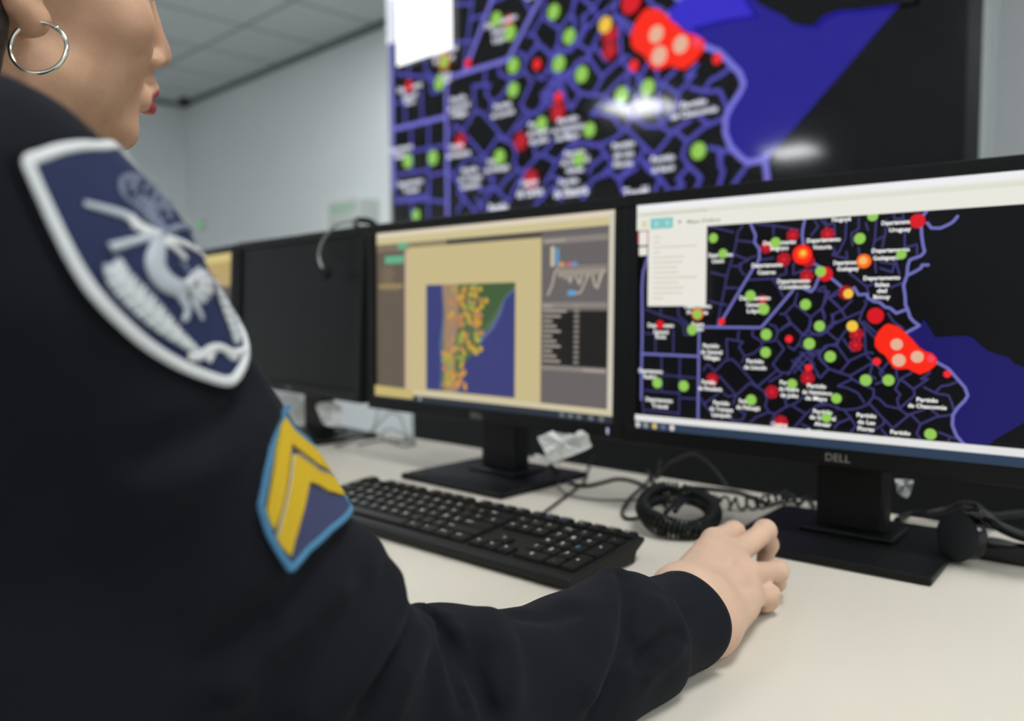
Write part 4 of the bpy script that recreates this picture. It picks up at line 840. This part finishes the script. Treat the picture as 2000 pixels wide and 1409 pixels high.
# hair drawn back into a bun
hair = SDF(); hair.ell(hd(0, -.013, .05), (.079, .098, .091), HR, .01); hair.ell(hd(0, -.055, -.012), (.068, .058, .07), HR, .02); hair.ell(hd(0, -.125, .03), (.036, .034, .038), HR, .012)
hair.plane(hd(0, .06, .085), HR@np.array([0, .8, -.6]), .01); hair.plane(hd(0, .012, 0), HR@np.array([0, 1, -.75]), .008)
hair.plane(hd(0, -.03, -.08), HR@np.array([0, .25, -1.]), .008)
for s in (-1, 1): hair.cone(hd(s*.058, -.036, .0), hd(s*.042, -.058, -.075), .020, .020, .012)
hair.cone(hd(-.03, -.07, -.072), hd(.03, -.07, -.072), .022, .022, .012)
hp = hits(body, [(-34, -10), (-36, 60), (-38, 128)], None, .35)
hair.chain(list(hp), [.015, .0115, .0105], .008)
hm, _ = hair.mesh('hair', .003, HO-.2, HO+.2); link('hair', hm, hair_m, PERSON)
# hoop earring
steel = mat('silver_metal', (226, 224, 214), .16, .5, metal=1)
lobe = hd(.0795, -.006, -.030); ec = atd(75, 93, np.dot(lobe-CAM, FWD)-.0045); rad = 52/FPX*np.dot(lobe-CAM, FWD)
ax1 = RIGHT*.995+FWD*.1; ax2 = UP*.99+FWD*.12; ax1 /= np.linalg.norm(ax1); ax2 /= np.linalg.norm(ax2)
bm = bmesh.new(); tube(bm, [ec+ax1*rad*math.cos(a)+ax2*rad*math.sin(a) for a in np.linspace(0, 2*math.pi, 64, endpoint=False)], .0013, 10, closed=True)
tube(bm, [ec+ax1*rad*math.cos(a)+ax2*rad*math.sin(a) for a in np.linspace(.85, 1.15, 6)], .0017, 8); bmobj('hoop_earring', bm, steel, PERSON)
# ------------------------------------------------------------------ uniform
cloth = mat('navy_cloth', (21, 23, 28), .85, .08, bump=(1500, .5, .0006), sheen=.03, var=(40, .12))
jk = SDF()
rS, rA = .0565, .0625
ax = (E_-S_); AL = np.linalg.norm(ax); ax = ax/AL
jk.cone(S_, S_+ax*.03, rS, .0615, 0); jk.cone(S_+ax*.03, S_+ax*.24, .0615, .061, .01); jk.cone(S_+ax*.24, E_, .061, .056, .01)
fa = [(680, 1438, .43, .056), (860, 1385, .455, .0545), (1000, 1362, .485, .0475), (1120, 1310, .52, .0462), (1205, 1262, .547, .0448), (1242, 1246, .556, .0435)]
fp = [atd(*q[:3]) for q in fa]; jk.chain(fp, [q[3] for q in fa], .012)
C0 = atd(1252, 1243, .5565); C1 = atd(1352, 1206, .592); CA = C1-C0; CL = np.linalg.norm(CA); CA = CA/CL
jk.chain([SL, SL*.4+EL*.6, EL, EL*.3+WL*.7], [.058, .062, .06, .046], .012)
jk.ell((-.5, .05, .89), (.18, .155, .22), None, .05); jk.ell((-.5, .03, .68), (.175, .16, .18), None, .05); jk.ell((-.39, .1, .82), (.10, .09, .12), None, .05); jk.ell((-.5, -.03, .55), (.172, .13, .1), None, .05)
jk.cone(NECK+np.array([.01, -.02, -.03]), S_+np.array([-.03, -.012, -.008]), .058, .05, .03); jk.cone(NECK+np.array([-.01, -.02, -.03]), SL, .058, .056, .03)
# creases at the elbow, the forearm and the shoulder seam
A_ = lambda x, y, d: (x, y)
jb = SDF(); jb.ops = list(jk.ops)
for pts, amp, sg in (
    ([A_(838, 1205, .45), A_(862, 1240, .425), A_(905, 1285, .41), A_(935, 1340, .40)], -.009, .0055),
    ([A_(855, 1205, .45), A_(885, 1245, .425), A_(930, 1290, .41), A_(955, 1350, .405)], .005, .006),
    ([A_(838, 1235, .42), A_(850, 1290, .405), A_(872, 1345, .395), A_(885, 1409, .39)], .006, .0075),
    ([A_(866, 1270, .415), A_(880, 1325, .40), A_(898, 1380, .395)], -.006, .0055),
    ([A_(925, 1265, .425), A_(938, 1320, .412), A_(950, 1390, .405)], -.007, .0055),
    ([A_(905, 1300, .415), A_(918, 1350, .405), A_(925, 1409, .40)], .004, .005),
    ([A_(962, 1205, .46), A_(985, 1262, .435), A_(992, 1350, .42)], .004, .009),
    ([A_(762, 1135, .41), A_(772, 1190, .39), A_(745, 1250, .37), A_(690, 1320, .355), A_(620, 1400, .345)], .007, .009),
    ([A_(795, 1180, .42), A_(798, 1235, .395), A_(765, 1305, .375), A_(725, 1380, .365)], -.008, .0075),
    ([A_(820, 1195, .43), A_(822, 1250, .405), A_(795, 1320, .385), A_(765, 1400, .375)], .005, .0065),
    ([A_(1212, 1128, .54), A_(1222, 1190, .52), A_(1214, 1260, .51), A_(1196, 1330, .505), A_(1160, 1400, .5)], -.0055, .007),
    ([A_(1196, 1122, .54), A_(1196, 1190, .515), A_(1186, 1260, .505), A_(1150, 1350, .495)], .006, .0085),
    ([A_(1010, 1200, .47), A_(1060, 1205, .465), A_(1120, 1190, .48)], -.003, .007),
    ([A_(1328, 1240, .525), A_(1300, 1258, .515), A_(1270, 1275, .51), A_(1250, 1298, .505)], -.011, .0042),
    ([A_(1325, 1262, .525), A_(1296, 1285, .515), A_(1262, 1320, .505)], .004, .006),
    ([A_(1285, 1180, .53), A_(1262, 1215, .515), A_(1250, 1240, .51)], .003, .007),
    ([A_(705, 985, .37), A_(640, 1100, .345), A_(560, 1190, .33), A_(430, 1270, .32)], -.004, .010),
    ([A_(722, 1070, .39), A_(660, 1160, .36), A_(570, 1250, .345), A_(470, 1330, .335)], .005, .011),
    ([A_(700, 1140, .375), A_(620, 1230, .35), A_(520, 1310, .34)], -.004, .009),
    ([A_(505, 760, .31), A_(430, 840, .285), A_(300, 890, .27)], -.004, .008),
    ([A_(520, 790, .32), A_(450, 880, .29), A_(330, 940, .28)], .0035, .010)): jk.fold(list(hits(jb, pts)), amp*1.8, sg)
nC = CA; jk.plane(C0+CA*.006, CA, .006, C0, .2)
jk.box((-2.9, .297, DESK-.03), (1.3, 1.04, DESK+.0012), .004)
jm, jv = jk.mesh('uniform_jacket', .0030, (-1.02, -.24, .42), (.1, .62, 1.2))
JK = link('uniform_jacket', jm, cloth, PERSON)
# cuff: a turned band with a seam ridge
cu1 = np.cross(CA, [0, 0, 1.]); cu1 /= np.linalg.norm(cu1); cu2 = np.cross(cu1, CA)
def cuff_pt(s, a, dr=0):
    r1, r2 = .0345+.0025*(1-s)+dr, .0335+.002*(1-s)+dr
    p = C0+CA*(s*CL-.006)+cu1*r1*math.cos(a)+cu2*r2*math.sin(a)+cu1*.0012*math.sin(3*a+1)*s+CA*.0025*math.sin(2*a+.8)*s
    p[2] = max(p[2], DESK+.0014+max(0, -dr)); return p
bm = bmesh.new(); prof = [(-.0, -.001), (.02, .0016), (.06, .0022), (.10, .0010), (.5, .0012), (.86, .0014), (.94, .0020), (1.0, .0016), (1.02, 0), (1.0, -.0018), (.8, -.002), (.3, -.002)]
NA = 96; rings = [[bm.verts.new(cuff_pt(s, k*2*math.pi/NA, d)) for k in range(NA)] for s, d in prof]
for A, B in zip(rings, rings[1:]):
    for k in range(NA): f_ = bm.faces.new((A[k], A[(k+1) % NA], B[(k+1) % NA], B[k])); f_.smooth = True
bmobj('cuff', bm, cloth, JK, True)
# collar
def band(name, c, ax_, pr, r1, r2, u, parent, m):
    ax_ = np.array(ax_)/np.linalg.norm(ax_); u = np.array(u, float); u = u-ax_*(u@ax_); u /= np.linalg.norm(u); v = np.cross(ax_, u); bm = bmesh.new(); n = 72
    R = [[bm.verts.new(c+ax_*h+u*(r1+d)*math.cos(k*2*math.pi/n)+v*(r2+d)*math.sin(k*2*math.pi/n)) for k in range(n)] for h, d in pr]
    for A, B in zip(R, R[1:]+R[:1]):
        for k in range(n): f_ = bm.faces.new((A[k], A[(k+1) % n], B[(k+1) % n], B[k])); f_.smooth = True
    return bmobj(name, bm, m, parent, True)
nax = hd(0, -.022, -.035)-NECK
band('collar', NECK+nax*.1, nax, [(-.035, -.002), (.012, -.003), (.017, .0), (.016, .004), (-.008, .009), (-.022, .014), (-.032, .0165), (-.036, .011)], .058, .062, (1, 0, 0), JK, cloth)
# trousers
tr = SDF(); HPR = np.array([-.41, -.02, .55]); HPL = np.array([-.59, -.02, .55])
for h, kx, fy in ((HPR, -.37, .42), (HPL, -.63, .44)):
    tr.chain([h, (kx, .40, .555), (kx, fy, .1)], [.095, .068, .05], .02)
tr.ell((-.5, -.03, .55), (.175, .135, .09), None, .04)
tm, _ = tr.mesh('trousers', .008, (-.8, -.25, .02), (-.2, .56, .75)); link('trousers', tm, cloth, PERSON)
for kx, fy in ((-.37, .42), (-.63, .44)):
    bm = bmesh.new(); ball(bm, (kx, fy+.06, .04), (.045, .13, .04)); box(bm, (kx-.042, fy-.06, 0), (kx+.042, fy+.18, .02), .006); bmobj('shoe', bm, gloss_black, PERSON)
# ------------------------------------------------------------------ badges sewn on the sleeve
e1 = np.cross(ax, [0, 0, 1.]); e1 /= np.linalg.norm(e1); e2 = np.cross(e1, ax); RB = .062
def jsd(P): return jk(P)
def on_sleeve(uv, off):
    """(arc, along) in metres round the sleeve's axis -> points off above the cloth."""
    uv = np.array(uv, float); th = uv[:, 0]/RB; d = np.cos(th)[:, None]*e1+np.sin(th)[:, None]*e2; c = S_+uv[:, 1:2]*ax
    t = np.full(len(uv), .085)
    for _ in range(40): t = t-np.clip(jsd_s(c+d*t[:, None])-off, -.01, .01)*.8
    return c+d*t[:, None]
_jo = [o for o in jk.ops if o[0] != 'f']
jks = SDF(); jks.ops = _jo
def jsd_s(P): return jks(P, (np.array((S_+E_)/2), .25))
def px_uv(x, y, s=1, ox=0, oy=0):                     # read a point of the badge off the photo -> (arc, along) on the sleeve
    q = hits(jks, [(x/s+ox, y/s+oy)], ((S_+E_)/2, .2), .2, 40)[0]-S_
    return (math.atan2(q@e2, q@e1)*RB, q@ax)
class Patch:
    def __init__(s): s.v = []; s.f = []; s.m = []; s.mats = []
    def _add(s, P, F, m):
        if m not in s.mats: s.mats.append(m)
        k = s.mats.index(m); n = len(s.v); s.v += [tuple(p) for p in P]; s.f += [tuple(i+n for i in f) for f in F]; s.m += [k]*len(F)
    def fill(s, out, off, m, step=.004, rim=None):
        out = np.array(out); lo, hi = out.min(0), out.max(0)
        pts = [tuple(p) for p in out]; n = len(pts)
        g = [(x, y) for x in np.arange(lo[0], hi[0], step) for y in np.arange(lo[1], hi[1], step)]
        def inside(p):
            c = False
            for i in range(n):
                a, b_ = out[i], out[(i+1) % n]
                if (a[1] > p[1]) != (b_[1] > p[1]) and p[0] < (b_[0]-a[0])*(p[1]-a[1])/(b_[1]-a[1])+a[0]: c = not c
            return c
        g = [p for p in g if inside(p)]
        r = delaunay_2d_cdt([Vector(p) for p in pts+g], [], [list(range(n))], 1, 1e-7)
        P2 = np.array([tuple(p) for p in r[0]]); T = [tuple(t) for t in r[2]]
        P = on_sleeve(P2, off); s._add(P, T, m)
        if rim is not None:                           # close the edge down to the cloth
            A = on_sleeve(out, off); B = on_sleeve(out, rim); k = len(A)
            s._add(list(A)+list(B), [(i, (i+1) % k, k+(i+1) % k, k+i) for i in range(k)], m)
    def strip(s, line, w, off, m, h=.0008, closed=False, n=6):
        L = np.array(spline(list(line)+([line[0]] if closed else []), n)); N = len(L)
        if closed: L = L[:-1]; N -= 1
        ww = w if callable(w) else (lambda t: w)
        T = np.roll(L, -1, 0)-np.roll(L, 1, 0)
        if not closed: T[0] = L[1]-L[0]; T[-1] = L[-1]-L[-2]
        T /= np.linalg.norm(T, axis=1)[:, None]+1e-12; Nn = np.stack([-T[:, 1], T[:, 0]], 1)
        W_ = np.array([ww(i/max(1, N-1)) for i in range(N)])[:, None]
        prof = [(-1, 0), (-.8, h*.7), (-.3, h), (.3, h), (.8, h*.7), (1, 0)]
        R = [on_sleeve(L+Nn*W_*a, off+b_) for a, b_ in prof]; P = np.concatenate(R); F = []
        for j in range(len(prof)-1):
            for i in range(N if closed else N-1):
                i2 = (i+1) % N; F.append((j*N+i, j*N+i2, (j+1)*N+i2, (j+1)*N+i))
        s._add(P, F, m)
    def leaf(s, c, d, l, w, off, m, h=.0007):
        d = np.array(d, float); d /= np.linalg.norm(d); n = np.array([-d[1], d[0]]); c = np.array(c, float)
        s.strip([c-d*l/2, c-d*l*.15, c+d*l*.25, c+d*l/2], lambda t: w*(.25+.75*math.sin(math.pi*min(1, max(0, t*.92+.06)))), off, m, h, n=3)
    def build(s, name, parent):
        me = bpy.data.meshes.new(name); me.from_pydata(s.v, [], s.f); me.polygons.foreach_set('material_index', s.m); smooth(me)
        bm = bmesh.new(); bm.from_mesh(me); bmesh.ops.recalc_face_normals(bm, faces=bm.faces); bm.to_mesh(me); bm.free()
        return link(name, me, s.mats, parent)
navy = mat('badge_navy', (35, 43, 74), .8, .2, bump=(1400, .5, .0006)); white_th = mat('white_thread', (212, 214, 212), .6, .3, bump=(1600, .6, .0008)); silver_th = mat('silver_thread', (176, 182, 188), .5, .4, bump=(1600, .6, .0008)); grey_th = mat('grey_thread', (108, 116, 134), .6, .3, bump=(1600, .6, .0008)); backing = mat('badge_backing', (14, 15, 20), .85, .1)
z2 = lambda x, y: px_uv(x, y, 2.658, 0, 250)
left = [z2(*q) for q in ((95, 165), (130, 270), (190, 400), (265, 560), (350, 720), (450, 870), (580, 1010), (740, 1150), (920, 1260), (1080, 1325), (1185, 1345))]
tipv = np.array(left[-1]); topm = np.array(px_uv(232, 279)); axis = (tipv-topm)/np.linalg.norm(tipv-topm); nrm = np.array([-axis[1], axis[0]])
def mirror(q): q = np.array(q)-topm; return topm+axis*(q@axis)-nrm*(q@nrm)*.88
topl = [z2(*q) for q in ((95, 165), (170, 130), (270, 98), (380, 82), (490, 85))]
ln = [(np.array(q)-topm)@nrm for q in left]
outl = [np.array(q) for q in topl[1:]] + [topm] + [mirror(q) for q in topl[::-1][:-1]] + [mirror(q) for q in left[:-1]] + [np.array(q) for q in left[::-1]]
def scale_about(pts, k, c): return [c+(np.array(p)-c)*k for p in pts]
cen = sum(outl)/len(outl)
sm = spline(list(outl)+[outl[0]], 4)[:-1]
B = Patch()
B.fill(scale_about(sm, 1.045, cen), .0012, backing, .005, rim=-.001)
B.fill(sm, .0018, navy, .004, rim=.0008)
B.strip(scale_about(outl, .965, cen), .0020, .0018, white_th, .0011, closed=True, n=8)
o_ = .0022
zz = lambda *p: [np.array(z2(*q)) for q in p]
B.strip(zz((405, 398), (470, 415), (560, 440), (640, 466)), lambda t: .0011+.0006*t, o_, silver_th); B.strip(zz((640, 466), (690, 510), (740, 535), (900, 602), (1050, 688)), lambda t: .0021-.0011*t, o_, white_th)
B.strip(zz((650, 495), (690, 515), (735, 545)), .0022, o_, white_th)
B.strip(zz((545, 628), (650, 600), (780, 568)), lambda t: .0016-.0003*t, o_, silver_th); B.strip(zz((800, 575), (860, 545), (910, 525), (980, 545)), lambda t: .002*(1-.4*t), o_, grey_th)
for k in range(34):                                   # the faint leafy wreath above the rifles
    a = rng.uniform(0, 6.28); r_ = rng.uniform(0, 1)**.6; c = np.array([725+r_*115*math.cos(a)+20, 375+r_*105*math.sin(a)+r_*40*math.cos(a)])
    w0 = rng.uniform(14, 30); a0 = rng.uniform(0, 6.28)
    B.strip([np.array(z2(*(c+w0*np.array([math.cos(a0+q), math.sin(a0+q)])))) for q in (0, 1.1, 2.2, 3.2)], .0005, o_, grey_th, .0004, n=3)
B.strip(zz((600, 290), (615, 270), (660, 255), (710, 270), (740, 300)), .0008, o_, grey_th, .0005); B.strip(zz((740, 300), (800, 350), (840, 420), (855, 490)), .0008, o_, grey_th, .0005); B.strip(zz((600, 290), (610, 350), (660, 400), (720, 450), (770, 510)), .0010, o_, grey_th, .0005)
B.strip(zz((725, 380), (760, 440), (790, 500), (850, 560)), .003, o_, grey_th, .0005)
# the rooster
B.strip(zz((800, 590), (790, 660), (785, 720), (815, 780), (870, 825), (945, 850)), lambda t: .0018+.0026*math.sin(math.pi*min(1, t*.8+.1)), o_, silver_th, .0012)
B.strip(zz((800, 600), (850, 610), (890, 645), (935, 690)), lambda t: .0017-.0006*t, o_, white_th, .001)
B.strip(zz((900, 700), (935, 730), (945, 760)), .0010, o_, grey_th, .0007)
for k in range(9):
    a = -1.25+k*.27
    B.strip(zz((945, 845), (945+60*math.cos(a), 840+60*math.sin(a)), (945+128*math.cos(a+.15), 838+105*math.sin(a+.15))), lambda t: .0013-.0004*t, o_+.0002, white_th if k % 2 else silver_th, .0009)
B.strip(zz((900, 860), (930, 910), (945, 950), (938, 995), (915, 1002)), lambda t: .0022-.0012*t, o_, silver_th, .0009); B.strip(zz((960, 890), (985, 930), (1010, 970), (1022, 1005)), lambda t: .0017-.0009*t, o_, silver_th, .0009)
B.strip(zz((925, 838), (950, 826), (972, 840)), .0024, o_+.0010, white_th, .0012); B.strip(zz((948, 832), (960, 828), (970, 834)), .0012, o_+.0020, steel, .0009)  # bright white and steel spot stands in for a glint on the rooster
# laurel branches and ribbon
Ls = [np.array(q, float) for q in ((560, 715), (605, 800), (700, 900), (800, 1000), (900, 1090), (1005, 1170))]
Lp = spline(Ls, 4)
for i in range(1, len(Lp)-1):
    t_ = i/len(Lp); d = Lp[i+1]-Lp[i-1]; d /= np.linalg.norm(d); n = np.array([-d[1], d[0]]); wd = 68*math.sin(math.pi*min(.92, t_*.75+.22))
    for s in (-1, 1):
        a, b_ = Lp[i]+n*s*4, Lp[i]+n*s*wd-d*34
        B.strip([np.array(z2(*a)), np.array(z2(*(a*.5+b_*.5+d*-6))), np.array(z2(*b_))], lambda t: .0014*(1-.55*t), o_, silver_th if i % 2 else white_th, .0009, n=3)
B.strip([np.array(z2(*q)) for q in Ls], .0009, o_+.0004, white_th, .0008)
Rs = [np.array(q, float) for q in ((1110, 775), (1140, 870), (1175, 970), (1195, 1060), (1205, 1150))]
Rp = spline(Rs, 4)
for i in range(1, len(Rp)-1):
    t_ = i/len(Rp); d = Rp[i+1]-Rp[i-1]; d /= np.linalg.norm(d); n = np.array([-d[1], d[0]]); wd = 50*math.sin(math.pi*min(.9, t_*.75+.2))
    for s in (-1, 1):
        a, b_ = Rp[i]+n*s*3, Rp[i]+n*s*wd*(.75 if s < 0 else 1)-d*24
        B.strip([np.array(z2(*a)), np.array(z2(*(a*.5+b_*.5))), np.array(z2(*b_))], lambda t: .0013*(1-.55*t), o_, silver_th if i % 2 else white_th, .0009, n=3)
B.strip(zz((945, 1195), (1010, 1192), (1060, 1158), (1110, 1148), (1150, 1165), (1190, 1178), (1235, 1168)), .0016, o_+.0003, white_th, .001)
B.strip(zz((1080, 1165), (1068, 1195), (1055, 1222)), lambda t: .0016-.0004*t, o_, white_th, .0008); B.strip(zz((1150, 1170), (1175, 1195), (1200, 1205)), lambda t: .0016-.0004*t, o_, white_th, .0008)
B.build('shoulder_badge', JK)
# rank badge: two yellow chevrons on a blue-edged field
z3 = lambda x, y: px_uv(x, y, 3.522, 440, 740)
yel = mat('yellow_thread', (202, 168, 30), .6, .3, bump=(1400, .6, .0008)); blu = mat('blue_edging', (70, 124, 158), .6, .3, bump=(1600, .6, .0008)); fld = mat('rank_field', (62, 66, 96), .8, .2, bump=(1400, .5, .0006))
oc = [z3(*q) for q in ((368, 235), (430, 318), (500, 400), (590, 468), (680, 512), (720, 585), (775, 650), (860, 715), (962, 788), (870, 890), (710, 1050), (550, 1190), (430, 1330), (350, 1215), (270, 1070), (208, 880), (252, 650), (290, 450), (325, 300))]
c3 = np.array(z3(560, 780)); K3 = Patch()
den = []
for i in range(len(oc)):
    a, b_ = np.array(oc[i]), np.array(oc[(i+1) % len(oc)]); den += [a*(1-t)+b_*t for t in (0, .25, .5, .75)]
K3.fill(den, .0016, fld, .004, rim=-.001)
def edge(pts, w, m, off, h):                            # stitched edge along straight runs
    P = [np.array(p) for p in pts]; P = P+[P[0]]
    for a, b_ in zip(P, P[1:]): K3.strip([a, a*.67+b_*.33, a*.33+b_*.67, b_], w, off, m, h, n=3)
ins = [c3+(np.array(p)-c3)*.965 for p in oc]
edge(ins, .0016, blu, .0016, .001)
def dense(ps, zf, n=4):
    o_ = []
    for i in range(len(ps)):
        a, b_ = np.array(zf(*ps[i])), np.array(zf(*ps[(i+1) % len(ps)])); o_ += [a*(1-t/n)+b_*t/n for t in range(n)]
    return o_
for ps in (((378, 282), (440, 372), (530, 452), (610, 520), (690, 556), (755, 660), (690, 655), (600, 600), (500, 520), (420, 455), (405, 560), (385, 760), (350, 920), (310, 1035), (272, 960), (260, 900), (290, 720), (320, 500), (348, 330)),
           ((425, 535), (460, 530), (540, 590), (640, 660), (720, 695), (800, 695), (895, 775), (840, 800), (760, 810), (680, 785), (610, 740), (545, 715), (530, 800), (490, 960), (450, 1110), (425, 1215), (370, 1160), (325, 1085), (350, 980), (390, 820), (415, 660))):
    K3.fill(dense(ps, z3), .0027, yel, .003, rim=.0014)
K3.strip([np.array(z3(*q)) for q in ((428, 540), (415, 660), (390, 820), (350, 980), (327, 1080))], .0003, .0030, silver_th, .0003); K3.strip([np.array(z3(*q)) for q in ((462, 530), (540, 588), (640, 658), (720, 692), (800, 692))], .0003, .0030, silver_th, .0003)
for k in range(3):
    K3.strip([np.array(z3(*q)) for q in ((365+k*10, 262), (372+k*12, 225-k*6), (385+k*14, 205), (380+k*8, 240))], .0006, .0022, blu, .0008, n=4)
K3.build('rank_badge', JK)
